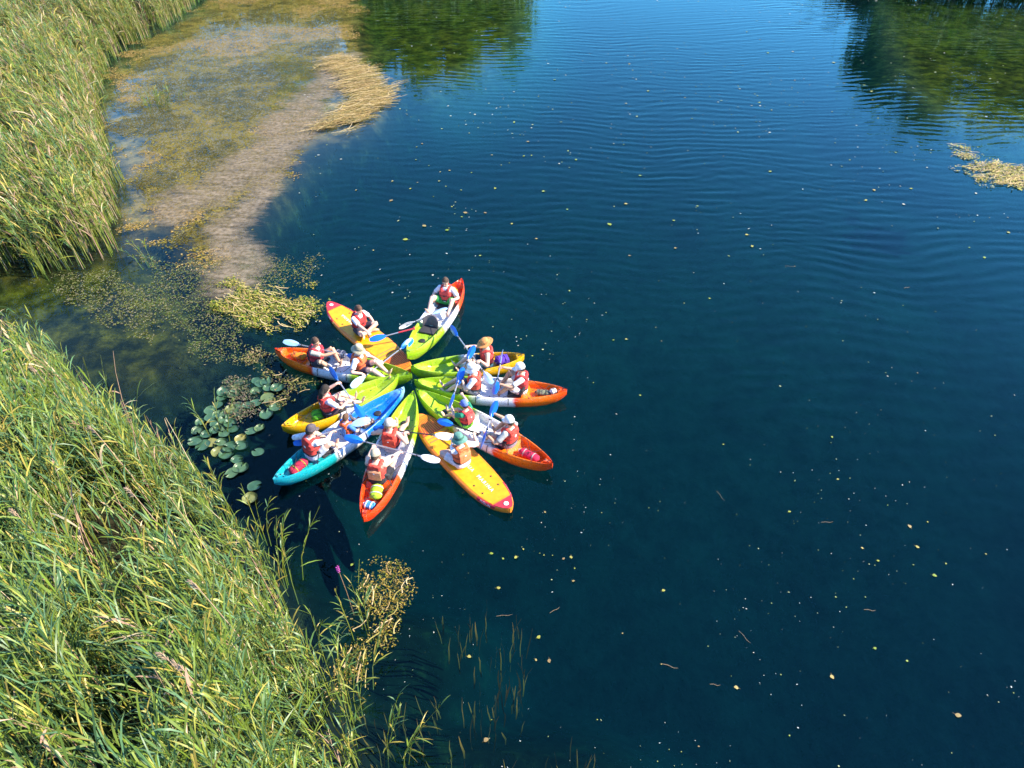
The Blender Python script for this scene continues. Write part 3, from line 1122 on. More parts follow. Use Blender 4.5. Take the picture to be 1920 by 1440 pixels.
    # hat
    if hat:
        hmn = cloth(hat_col, key + '_hat')
        hr = empty('hat')
        hr.parent = root
        if hat == 'cap':
            prof = [(.001, .155), (.05, .15), (.085, .125), (.104, .08), (.110, .035), (.110, .028), (.104, .03)]
        elif hat == 'bucket':
            prof = [(.001, .150), (.05, .148), (.084, .138), (.098, .085), (.108, .04), (.118, .028), (.165, -.012), (.166, -.018), (.116, .018)]
        else:   # wide straw
            prof = [(.001, .152), (.05, .148), (.082, .13), (.098, .08), (.106, .045), (.125, .036), (.19, .028), (.192, .022), (.118, .028)]
        rr = []
        for r_, z in prof:
            rr.append([hc + qh @ Vector((r_ * math.cos(2 * math.pi * i / 22) * 1.06 - .006, r_ * math.sin(2 * math.pi * i / 22) * .9, z + .004 * math.sin(3 * 2 * math.pi * i / 22) * (r_ > .12))) for i in range(22)])
        MB().loft(rr, caps=False).build('crown', hmn, hr, angle=60)
        if hat == 'cap':
            br = MB()
            rr = []
            for i in range(9):
                a = R(-62 + 124 * i / 8)
                c_, s_ = math.cos(a), math.sin(a)
                ro = .115 + .075 * math.cos(a * 1.25)
                rr.append([hc + qh @ Vector((.108 * c_, .098 * s_, .034)), hc + qh @ Vector((ro * c_ + .01, .10 * s_ * 1.02, .016 - .02 * s_ * s_)), hc + qh @ Vector((ro * c_ + .01, .10 * s_ * 1.02, .012 - .02 * s_ * s_)), hc + qh @ Vector((.108 * c_, .098 * s_, .029))])
            br.loft(rr).build('brim', cloth(brim_col or hat_col, key + '_brim'), hr)
            MB().ellipsoid(hc + qh @ Vector((-.006, 0, .156)), (.010, .010, .006), 8, 5).build('button', hmn, hr)
        else:
            rr = []
            for r_, z in ((.101, .086), (.105, .085), (.112, .045), (.108, .046)):
                rr.append([hc + qh @ Vector((r_ * math.cos(2 * math.pi * i / 22) * 1.06 - .006, r_ * math.sin(2 * math.pi * i / 22) * .9, z)) for i in range(22)])
            MB().loft(rr, caps=False).build('hat_band', cloth(brim_col or tuple(c * .8 for c in hat_col), key + '_band'), hr)
    # shirt
    if shirt:
        sb = MB()
        sb.loft([ring(z, w_ + .012, d_ + .012, x_) for z, w_, d_, x_ in [(.06, .172, .122, -.01)] + TOR[2:-1]])
        for s in (-1, 1):
            sh, el, wr = arms[s]
            e = el if sleeves >= 1 else sh + (el - sh) * .72
            sb.tube([sh + Vector((0, -s * .05, 0)), sh, (sh + e) / 2, e], [.066, .069, .066, .064 if sleeves < 1 else .054], 12)
            if sleeves >= 1:
                w2 = el + (wr - el) * (.92 if sleeves > 1 else .5)
                sb.tube([el, (el + w2) / 2, w2], [.054, .052, .044], 12)
        sb.build('shirt', cloth(shirt, key + '_shirt'), root, remesh=.012, dec=.6, smooth_it=1)
    # shorts
    pb = MB()
    pb.loft([ring(z, w_ + .012, d_ + .012, x_) for z, w_, d_, x_ in [(-.002, .15, .105, -.01)] + TOR[1:4]])
    for s in (-1, 1):
        hj, kn, _ = legp[s]
        e = hj + (kn - hj) * .72
        pb.tube([hj + Vector((-.03, 0, 0)), hj + (kn - hj) * .15, (hj + e) / 2, e], [.094, .105, .100, .088], 12)
    pb.build('shorts', cloth(shorts, key + '_shorts'), root, remesh=.013, dec=.6, smooth_it=1)
    # life vest
    if vest:
        vb = MB()
        vb.loft([ring(z, w_, d_, x_, pw=2.9) for z, w_, d_, x_ in ((.145, .165, .135, 0), (.16, .182, .150, 0), (.24, .178, .150, 0), (.34, .186, .158, 0), (.42, .176, .152, -.005), (.465, .140, .132, -.01), (.475, .10, .10, -.01))])
        for s in (-1, 1):
            vb.tube([up((.125, s * .085, .42)), up((.10, s * .095, .50)), up((.0, s * .105, .545)), up((-.10, s * .095, .505)), up((-.13, s * .085, .42))], [.045, .042, .040, .044, .05], 10, flat=.75)
        vb.tube([up((-.12, -.09, .50)), up((-.125, 0, .525)), up((-.12, .09, .50))], .036, 8)
        vm = cloth(vest, key + '_vest')
        vo = vb.build('life_vest', vm, root, remesh=.012, dec=.6, smooth_it=2)
        if vest_back:
            pm = cloth(vest_back, key + '_vback')
            MB().loft([[up((-.150 - .012 * math.cos(math.pi * yy / .3), yy, .19)), up((-.165 - .012 * math.cos(math.pi * yy / .3), yy, .20)), up((-.172 - .012 * math.cos(math.pi * yy / .3), yy, .40)), up((-.150, yy, .44))] for yy in np.linspace(-.135, .135, 7)]).build('back_panel', pm, vo, bevel=.008)
        if back_dot:
            MB().ellipsoid(up((-.176 if vest_back else -.162, 0, .37)), (.008, .034, .034), 10, 8).build('badge', 'print_white', vo)
        rr = [ring(z, w_, d_, 0, pw=2.9) for z, w_, d_ in ((.165, .178, .146), (.165, .190, .158), (.20, .190, .160), (.20, .178, .148))]
        MB().loft(rr, caps=False).build('belt', 'black_cloth', vo)
        rr = [ring(z, w_, d_, 0, pw=2.9) for z, w_, d_ in ((.315, .180, .150), (.315, .192, .164), (.335, .192, .164), (.335, .180, .150))]
        MB().loft(rr, caps=False).build('chest_strap', cloth((.25, .04, .03), 'strapdark'), vo)
        MB().box(up((.168, 0, .325)), (.02, .05, .03)).build('buckle', 'black_rubber', vo, bevel=.004)
    return root


WSH = (0.75, 0.75, 0.78)
person('person in red vest and green shorts alone at the far end of the farthest kayak', 'K1', (838, 566), vest=(.60, .06, .05), shirt=WSH, shorts=(.02, .30, .06),
       hair=(.07, .04, .025), legs='wide', lean=-2, head_pitch=22, hands={1: (.30, .26, .24), -1: (.30, -.26, .24)}, key='a', back_dot=False)
person('person in white shirt and red vest sitting cross legged on the upper left board', 'S1', (674, 612), vest=(.55, .03, .03), shirt=WSH, sleeves=0, shorts=(.03, .03, .05),
       hair=(.10, .05, .03), legs='cross', lean=6, head_pitch=28, pad_key='S1', hands={1: (.30, .30, .12)}, seat_h=.125, key='b', yaw_off=12)
person('bareheaded person in red vest and dark shorts at the stern of the left orange kayak', 'K2', (592, 682), skin='skin_tan', vest=(.55, .03, .05), shirt=(.45, .43, .36), shorts=(.03, .03, .05),
       hair=(.09, .05, .03), legs='bent', lean=4, head_yaw=-18, head_pitch=18, pad_key='K2r', key='c')
person('person with beige bucket hat and white shirt in the left orange kayak', 'K2', (668, 702), vest=(.72, .14, .04), shirt=WSH, shorts=(.05, .03, .06), hat='bucket', hat_col=(.40, .36, .24),
       hair=(.08, .05, .03), legs='out', lean=4, pad_key='K2f', head_pitch=18, key='d', vest_back=(.72, .16, .05))
person('bareheaded person in red vest and lilac shirt in the left yellow kayak', 'K3', (616, 770), vest=(.66, .05, .04), shirt=(.55, .56, .66), shorts=(.06, .04, .06), hair=(.02, .014, .01), long_hair=True,
       legs='out', lean=2, pad_key='K3', head_yaw=12, key='e')
person('person with dark cap and white trousers at the teal end of the kayak', 'K4', (586, 850), vest=(.62, .05, .04), shirt=WSH, sleeves=1, shorts=(.62, .66, .75), hat='cap', hat_col=(.09, .07, .08),
       hair=(.04, .03, .02), legs='bent', lean=8, head_pitch=20, pad_key='K4', key='f')
person('small bareheaded person in orange red vest and blue shirt in the teal and blue kayak', 'K4', (652, 812), vest=(.74, .12, .03), shirt=(.06, .20, .60), shorts=(.05, .12, .42), hair=(.12, .06, .03), scale=.76,
       legs='out', lean=3, head_yaw=25, hands={1: (.36, .10, .22), -1: (.40, -.12, .2)}, key='g', vest_back=(.08, .22, .55))
person('person with grey cap and plain red vest in front in the nearest red kayak', 'K5', (735, 835), vest=(.62, .05, .03), shirt=None, shorts=(.22, .21, .30), hat='cap', hat_col=(.42, .40, .36),
       hair=(.30, .19, .10), legs='out', lean=0, head_yaw=-25, pad_key='K5f', key='h', vest_back=(.66, .07, .03))
person('person with beige cap and peach backed vest at the stern of the nearest kayak', 'K5', (709, 896), vest=(.60, .06, .04), vest_back=(.78, .34, .16), shirt=None, shorts=(.03, .03, .04), hat='cap', hat_col=(.45, .39, .27),
       hair=(.08, .05, .03), legs='bent', lean=4, pad_key='K5r', head_pitch=22, key='i')
person('person with green patterned bucket hat on the lettered paddle board', 'S2', (866, 862), vest=(.74, .16, .05), shirt=WSH, shorts=(.70, .68, .68), hat='bucket', hat_col=(.10, .26, .20), brim_col=(.05, .14, .10),
       hair=(.06, .04, .03), legs='cross', lean=4, pad_key='S2', seat_h=.125, head_yaw=20, key='j', vest_back=(.78, .22, .08))
person('small person with blue cap, red vest and green shorts beside the lettered board', 'K6', (872, 795), vest=(.64, .05, .05), shirt=(.01, .22, .12), shorts=(.16, .50, .03), hat='cap', hat_col=(.12, .20, .55), brim_col=(.45, .10, .12),
       hair=(.05, .03, .02), scale=.84, legs='out', lean=4, pad_key='K6f', head_yaw=-10, key='k', vest_back=(.70, .08, .07))
person('person with white cap and grey shorts at the stern of the lower right kayak', 'K6', (955, 828), skin='skin_tan', vest=(.64, .06, .04), shirt=(.42, .44, .42), shorts=(.20, .18, .22), hat='cap', hat_col=(.75, .74, .72),
       hair=(.07, .05, .03), legs='bent', lean=-2, pad_key='K6r', key='l')
person('person with white bucket hat in the middle of the right orange kayak', 'K7', (890, 731), vest=(.66, .08, .05), shirt=WSH, shorts=(.22, .20, .24), hat='bucket', hat_col=(.76, .75, .75),
       hair=(.12, .07, .04), legs='out', lean=2, pad_key='K7f', head_pitch=20, key='m')
person('person with white cap at the stern of the right orange kayak', 'K7', (978, 728), skin='skin_tan', vest=(.58, .04, .04), shirt=(.66, .65, .62), shorts=(.70, .68, .66), hat='cap', hat_col=(.76, .75, .75),
       hair=(.05, .03, .02), legs='bent', lean=2, pad_key='K7r', key='n')
person('person with orange straw hat in the right yellow kayak', 'K8', (914, 683), vest=(.64, .06, .05), shirt=None, shorts=(.02, .08, .12), hat='straw', hat_col=(.62, .27, .08),
       hair=(.30, .12, .04), legs='out', lean=2, pad_key='K8', head_yaw=15, head_pitch=18, key='o')


# ------------------------------------------------------------------ bags and bottles in the boats
def dry_bag(name, label, cat, boat, u, y, ln, rad, col, key, yaw=0, z=.12, strap=(.03, .03, .03), flat=.75):
    B = BOATS[boat]
    p = B.matrix_world @ Vector(((u - .5) * B['L'], y, z + rad * flat))
    root = empty(name, p, (0, 0, B.rotation_euler.z + R(yaw)))
    tag(root, label, cat, 'bags in the kayaks')
    rr = []
    n = 14
    for i in range(13):
        t = i / 12
        x = (t - .5) * ln
        prof = min(1, (t / .10) ** .5 if t < .10 else 1, ((1 - t) / .16) ** .5 if t > .84 else 1)
        prof = max(prof, .12)
        ring_ = []
        for k in range(n):
            a = 2 * math.pi * k / n
            cz = 1 + .07 * math.sin(3 * a + i * 1.9) + .05 * math.sin(5 * a - i)
            ring_.append((x, rad * prof * cz * math.cos(a), rad * flat * prof * cz * math.sin(a)))
        rr.append(ring_)
    MB().loft(rr).build('sack', cloth(col, key), root, angle=70)
    for t in (-.22, .22):
        MB().loft([[(t * ln + dx, (rad + .006 + e) * math.cos(2 * math.pi * k / n), (rad * flat + .006 + e) * math.sin(2 * math.pi * k / n)) for k in range(n)] for dx, e in ((-.012, 0), (-.012, .004), (.012, .004), (.012, 0))], caps=False).build('strap', cloth(strap, key + 's'), root)
    MB().tube([(ln * .46, -rad * .5, 0), (ln * .52, 0, .02), (ln * .46, rad * .5, 0)], .014, 6).build('roll_top', cloth(strap, key + 's'), root)
    return root


dry_bag('dry_bag', 'dark red bag in the stern of the teal kayak', 'bag', 'K4', .165, 0, .46, .105, (.42, .012, .05), 'bag_a', 5, strap=(.25, .22, .03))
dry_bag('dry_bag', 'crimson bag in the stern of the lower right kayak', 'bag', 'K6', .155, 0, .50, .095, (.45, .01, .06), 'bag_b', 3, strap=(.4, .3, .3))
dry_bag('dry_bag', 'lime green bag in the stern of the nearest red kayak', 'bag', 'K5', .20, -.02, .36, .12, (.36, .55, .02), 'bag_c', 8, strap=(.6, .6, .5))
dry_bag('water_bottle', 'blue and white bottle at the tip of the nearest red kayak', 'bottle', 'K5', .11, .02, .24, .085, (.05, .25, .60), 'bag_d', 80, strap=(.8, .8, .8))
dry_bag('dry_bag', 'purple bag in the stern of the right yellow kayak', 'bag', 'K8', .20, 0, .36, .14, (.07, .02, .32), 'bag_e', 15, strap=(.12, .04, .4))
dry_bag('dry_bag', 'bright green bag behind the person in the left yellow kayak', 'bag', 'K3', .275, -.02, .30, .12, (.10, .42, .01), 'bag_f', 70, strap=(.05, .2, .02))
dry_bag('mesh_bag', 'olive mesh bag in the stern of the right orange kayak', 'bag', 'K7', .155, 0, .36, .085, (.20, .22, .14), 'bag_g', -4, strap=(.06, .06, .05))
dry_bag('folded_towel', 'white towel at the stern tip of the right orange kayak', 'towel', 'K7', .088, .0, .16, .07, (.68, .66, .64), 'bag_h', 30, strap=(.5, .5, .5), z=.2)
dry_bag('dry_bag', 'orange bag in the stern of the left orange kayak', 'bag', 'K2', .17, .03, .42, .11, (.72, .22, .01), 'bag_i', 3, strap=(.6, .1, .02))
dry_bag('dry_bag', 'mustard bag behind the person in the farthest kayak', 'bag', 'K1', .15, -.04, .32, .12, (.45, .30, .03), 'bag_j', 30, strap=(.25, .02, .02))
dry_bag('dry_bag', 'navy bag between the two people in the left orange kayak', 'bag', 'K2', .45, .26, .30, .12, (.01, .02, .06), 'bag_k', 0, z=.2, strap=(.2, .2, .25))

# ------------------------------------------------------------------ reeds
attr_mat('reed_leaf', 0.42, 0.24, 0.35)
attr_mat('dry_stem', 0.7, 0.0, 0.2)
attr_mat('tree_leaf', 0.6, 0.5, 0.15)
attr_mat('weed', 0.7, 0.12, 0.06)
attr_mat('wood', 0.85, 0.0, 0.2, mottle=6.0)


def to_px(P, z):
    """photograph pixel of world points (n,2) at height z"""
    dx, dy, dz = P[:, 0], P[:, 1], z - CAM_H
    fw = dy * math.cos(PITCH) - dz * math.sin(PITCH)
    uu = dy * math.sin(PITCH) + dz * math.cos(PITCH)
    fw = np.maximum(fw, .05)
    return 960 + FPX * dx / fw, 720 - FPX * uu / fw


def sample_poly(poly, dens, r):
    lo, hi = poly.min(0), poly.max(0)
    lo = np.maximum(lo, [-34, 1.0])
    hi = np.minimum(hi, [60, 75])
    n = int(dens * (hi[0] - lo[0]) * (hi[1] - lo[1]))
    P = lo + r.random((n, 2)) * (hi - lo)
    return P[inside(P, poly)]


GREENS = np.array([[.070, .120, .012], [.140, .205, .018], [.075, .145, .035], [.150, .215, .030], [.085, .175, .070], [.250, .265, .040], [.190, .255, .070]])
DRY = np.array([[.42, .30, .17], [.36, .23, .15], [.50, .40, .24], [.33, .20, .13]])


def reed_geometry(P, H, seed, wind=(-.55, .22), nleaf=(8, 12), lw=.019, ll=.50, dry=.06, yellow=.10, leaf_lo=.22, stem_r=.007, lean_var=.22, spread=.9):
    r = np.random.default_rng(seed)
    n = len(P)
    z0 = np.maximum(ground_height(P), -.45)
    wind = np.array(wind)
    gust = 1 + .5 * vnoise(P, .35, 61.0)
    lean = wind[None] * gust[:, None] + r.normal(0, lean_var, (n, 2))
    isdry = r.random(n) < dry
    hue = np.clip(.5 + .5 * fbm(P, .45, 77.0, 3), 0, 1)

    def stem_pt(idx, t):
        h = H[idx]
        l_ = lean[idx] * h[:, None] * (t ** 2.0)[:, None] * .62
        zz = h * t * (1 - .16 * t * np.hypot(lean[idx][:, 0], lean[idx][:, 1]))
        return np.column_stack([P[idx] + l_, z0[idx] + zz])
    Vs, Fs, Cs = [], [], []
    off = 0
    # stems: three sided, four levels
    ts = np.array([0, .4, .75, 1.0])
    rings = []
    for t in ts:
        c = stem_pt(np.arange(n), np.full(n, t))
        rr = stem_r * (1.15 - .8 * t)
        for k in range(3):
            a = 2 * math.pi * k / 3
            rings.append(c + np.array([math.cos(a), math.sin(a), 0]) * rr)
    V = np.stack(rings, 1)                       # n,12,3
    f = []
    for lv in range(3):
        for k in range(3):
            a, b = lv * 3 + k, lv * 3 + (k + 1) % 3
            f += [(a, b, b + 3), (a, b + 3, a + 3)]
    f = np.array(f)
    F = (np.arange(n) * 12)[:, None, None] + f[None]
    gcol = np.where(isdry[:, None], DRY[r.integers(0, 4, n)], GREENS[r.integers(0, 4, n)] * .9 + np.array([.06, .04, .01]))
    Vs.append(V.reshape(-1, 3))
    Fs.append(F.reshape(-1, 3))
    Cs.append(np.repeat(gcol, 12, 0))
    off += n * 12
    # leaves
    cnt = r.integers(nleaf[0], nleaf[1] + 1, n)
    cnt = np.where(isdry, np.minimum(cnt, 3), cnt)
    idx = np.repeat(np.arange(n), cnt)
    m = len(idx)
    t = leaf_lo + (1.0 - leaf_lo) * r.random(m) ** .85
    base = stem_pt(idx, t)
    waz = np.arctan2(lean[idx][:, 1], lean[idx][:, 0])
    az = waz + r.normal(0, spread, m)
    el = np.radians(r.normal(38, 16, m)) + t * .35
    ln = ll * (.55 + .7 * r.random(m)) * (1.1 - .35 * np.abs(t - .6)) * np.clip(H[idx] / 2, .6, 1.2)
    drp = .30 + .35 * r.random(m)
    wd = lw * (.7 + .6 * r.random(m)) * np.clip(H[idx] / 2, .7, 1.15)
    dh = np.column_stack([np.cos(az), np.sin(az)])
    sv = np.column_stack([-np.sin(az), np.cos(az), np.zeros(m)])
    tw = r.normal(0, .5, m)
    sv = sv * np.cos(tw)[:, None] + np.array([0, 0, 1.]) * np.sin(tw)[:, None]
    pts = []
    for s, w in ((0, .35), (.33, 1.0), (.68, .75)):
        c = np.column_stack([base[:, :2] + dh * (ln * s * np.cos(el))[:, None], base[:, 2] + ln * (s * np.sin(el) - drp * s * s)])
        pts += [c - sv * (wd * w)[:, None], c + sv * (wd * w)[:, None]]
    pts.append(np.column_stack([base[:, :2] + dh * (ln * np.cos(el))[:, None], base[:, 2] + ln * (np.sin(el) - drp)]))
    V = np.stack(pts, 1)
    f = np.array([(0, 1, 3), (0, 3, 2), (2, 3, 5), (2, 5, 4), (4, 5, 6)])
    F = off + (np.arange(m) * 7)[:, None, None] + f[None]
    gi = np.clip((hue[idx] * 6 + r.normal(0, 1.3, m)), 0, 6).astype(int)
    lc = GREENS[gi] * (.75 + .5 * r.random(m))[:, None]
    yl = r.random(m) < yellow
    lc[yl] = np.array([.34, .27, .05]) * (.7 + .6 * r.random(yl.sum()))[:, None]
    lc = np.where(isdry[idx][:, None], DRY[r.integers(0, 4, m)], lc)
    c7 = np.repeat(lc, 7, 0).reshape(m, 7, 3)
    c7[:, 6] = c7[:, 6] * .8 + np.array([.06, .045, .01])
    Vs.append(V.reshape(-1, 3))
    Fs.append(F.reshape(-1, 3))
    Cs.append(c7.reshape(-1, 3))
    return np.vstack(Vs), np.vstack(Fs), np.vstack(Cs)


def in_view(P, h, mx=90, my=150):
    x0, y0 = to_px(P, 0)
    x1, y1 = to_px(P, h)
    return (np.maximum(x0, x1) > -mx) & (np.minimum(x0, x1) < 1920 + mx) & (np.minimum(y0, y1) < 1440 + my) & (np.maximum(y0, y1) > -my)


def stand(name, label, poly, dens, hlo, hhi, seed, edge_h=.7, tuss=.14, **kw):
    r = np.random.default_rng(seed)
    T = sample_poly(poly, dens / 6, r)                       # tussocks
    T = T[in_view(T, 2.4)]
    cl = fbm(T, .9, seed * .7, 3)
    T = T[r.random(len(T)) < np.clip(.56 + 2.3 * cl, .02, 1)]
    P = np.repeat(T, 6, 0) + r.normal(0, tuss, (len(T) * 6, 2))
    d = -sdist(P, poly)
    P = P[d > 1.2 * fbm(P, .65, seed + .5, 3) - .10]
    d = dist_poly(P, poly)
    H = hlo + (hhi - hlo) * np.clip(.5 + .75 * fbm(P, .75, seed * 1.3, 3) * 1.3 + r.normal(0, .22, len(P)), -.25, 1.25)
    H *= np.clip(edge_h + d * .35, 0, 1)
    V, F, C = reed_geometry(P, H, seed + 1, **kw)
    o = np_mesh(name, V, F, C, 'reed_leaf')
    tag(o, label, 'reeds', kind='stuff')
    print(name, len(P), 'plants', len(F), 'tris')


stand('reed_bed', 'green reeds leaning left over the whole lower left bank', reed_lower, 100, 1.05, 2.45, 5, edge_h=.62, wind=(-.72, .42), lw=.0112, ll=.62, dry=.06, yellow=.08, spread=.62, leaf_lo=.36)
stand('reed_bed', 'tall reeds with pale dry stems on the upper left bank', reed_upper, 62, 1.6, 2.7, 8, edge_h=.72, wind=(-.38, .15), nleaf=(6, 9), lw=.0125, ll=.65, spread=.55, dry=.22, yellow=.24, stem_r=.011)

# dry stems and seed heads sticking out of the reeds
def dry_stems():
    r = np.random.default_rng(3)
    P = np.vstack([sample_poly(reed_lower, 1.5, r)])
    P = P[in_view(P, 2.0)]
    H = r.uniform(1.7, 2.6, len(P))
    V, F, C = reed_geometry(P, H, 91, wind=(-.45, .2), nleaf=(1, 2), dry=1.0, stem_r=.011)
    o = np_mesh('dry_reed_stems', V, F, C, 'dry_stem')
    tag(o, 'dry pinkish stems standing among the lower left reeds', 'dry stems', kind='stuff')


dry_stems()


def seed_head(px, py, label, h=2.35):
    p = at(px, py, h)
    root = empty('seed_head_reed', (p.x + .55, p.y - .25, 0))
    tag(root, label, 'reed', 'seed heads above the reeds')
    b, t = Vector((0, 0, .1)), Vector((-.55, .25, h))
    MB().tube([b, (b + t) / 2 + Vector((.12, -.06, .1)), t - Vector((-.06, .03, .12)), t], [.009, .008, .006, .005], 6).build('stem', cloth((.36, .24, .15), 'drystem'), root)
    plume = MB()
    rr = random.Random(px)
    d0 = Vector((-.75, .3, .25)).normalized()
    for k in range(34):
        s = t - Vector((-.06, .03, .12)) + Vector((-.09, .04, .14)) * rr.random()
        d = (d0 + Vector((rr.uniform(-.5, .5), rr.uniform(-.5, .5), rr.uniform(-.5, .4)))).normalized()
        plume.tube([s, s + d * .045, s + d * .085 + Vector((0, 0, -.02))], [.004, .007, .002], 4)
    plume.build('plume', cloth((.36, .25, .15), 'plume'), root)


for x, y, l in ((24, 957, 'pale seed head at the left edge of the lower reeds'), (172, 802, 'small pale seed head in the middle of the lower reeds'), (60, 688, 'pinkish seed head near the top of the lower reeds'),
                (242, 918, 'pale seed head among the lower reeds, nearest the lily pads'), (362, 1092, 'pinkish seed head halfway down the lower reeds'), (304, 1226, 'pale seed head low in the nearest reeds'), (333, 1245, 'thin reddish seed head low in the nearest reeds')):
    seed_head(x, y, l)


def single_reed(px, py, label, n, hh, seed, spread=.14, wind=(.05, .25)):
    c = at(px, py)
    r = np.random.default_rng(seed)
    P = np.array([[c.x, c.y]]) + r.normal(0, spread, (n, 2))
    H = r.uniform(hh * .75, hh, n) + .3
    V, F, C = reed_geometry(P, H, seed, wind=wind, nleaf=(9, 12), lw=.013, ll=.46, dry=0.0, yellow=.2, lean_var=.25, stem_r=.010)
    V[:, 2] = np.maximum(V[:, 2], -.5)
    o = np_mesh('reed_clump', V, F, C, 'reed_leaf')
    tag(o, label, 'reed', 'single reed clumps in the water', 'stuff' if n > 20 else None)


single_reed(668, 1172, 'small reed clump with pink tip standing in the water above the brown weed', 3, 1.3, 51)
single_reed(690, 1178, 'slender reed on the right of the clump in the water', 2, 1.35, 52, .05)
single_reed(492, 990, 'thin reed clump beside the teal kayak stern', 3, 1.1, 53, .10)
single_reed(402, 820, 'thin reed leaning over the lily pads', 3, 1.3, 56, .12, (-.1, .1))
single_reed(520, 1085, 'dark reed clump at the notch in the lower reed edge', 5, 1.5, 57, .2)
single_reed(275, 478, 'short reed sprig in the water by the upper reed point', 4, .75, 58, .10, (-.4, .2))
single_reed(682, 1420, 'reed clump at the very bottom of the reed edge', 7, 1.5, 59, .28)
single_reed(640, 1330, 'spiky reed clump leaning out over the dark water', 7, 1.5, 60, .30)
for i_, (x_, y_, n_) in enumerate(((440, 1010, 4), (485, 1080, 5), (520, 1130, 5), (560, 1215, 6), (575, 1262, 5), (603, 1300, 6), (630, 1365, 6), (540, 1180, 4), (420, 955, 4), (320, 870, 4), (640, 1420, 6))):
    single_reed(x_, y_, 'ragged reed clump on the edge of the lower bank, ' + ['beside the lily pads', 'above the notch', 'just past the notch', 'left of the brown weed', 'below the brown weed', 'under the brown weed tail', 'near the bottom edge', 'between notch and brown weed', 'next to the teal kayak tip', 'left of the lily pads', 'at the bottom edge'][i_], n_, 1.45, 70 + i_, .22, (-.4, .3))
single_reed(300, 190, 'patch of short pale green reeds in the shallow bay', 26, .35, 61, .55)


def flower():
    p = at(632, 1062, 1.15)
    root = empty('purple_flower', (p.x + .1, p.y - .1, -.2))
    tag(root, 'thin stalk with a small magenta flower spike above the brown weed', 'flower')
    MB().tube([(0, 0, 0), (-.03, .03, .7), (-.1, .1, 1.32)], .007, 5).build('stem', cloth((.2, .12, .06), 'flstem'), root)
    m = MB()
    for k in range(22):
        a, z = k * 2.4, 1.20 + .15 * k / 22
        m.ellipsoid((-.1 + .022 * math.cos(a), .1 + .022 * math.sin(a), z), (.010, .010, .008), 6, 4)
    m.build('flower_spike', cloth((.40, .04, .30), 'magenta'), root)


flower()


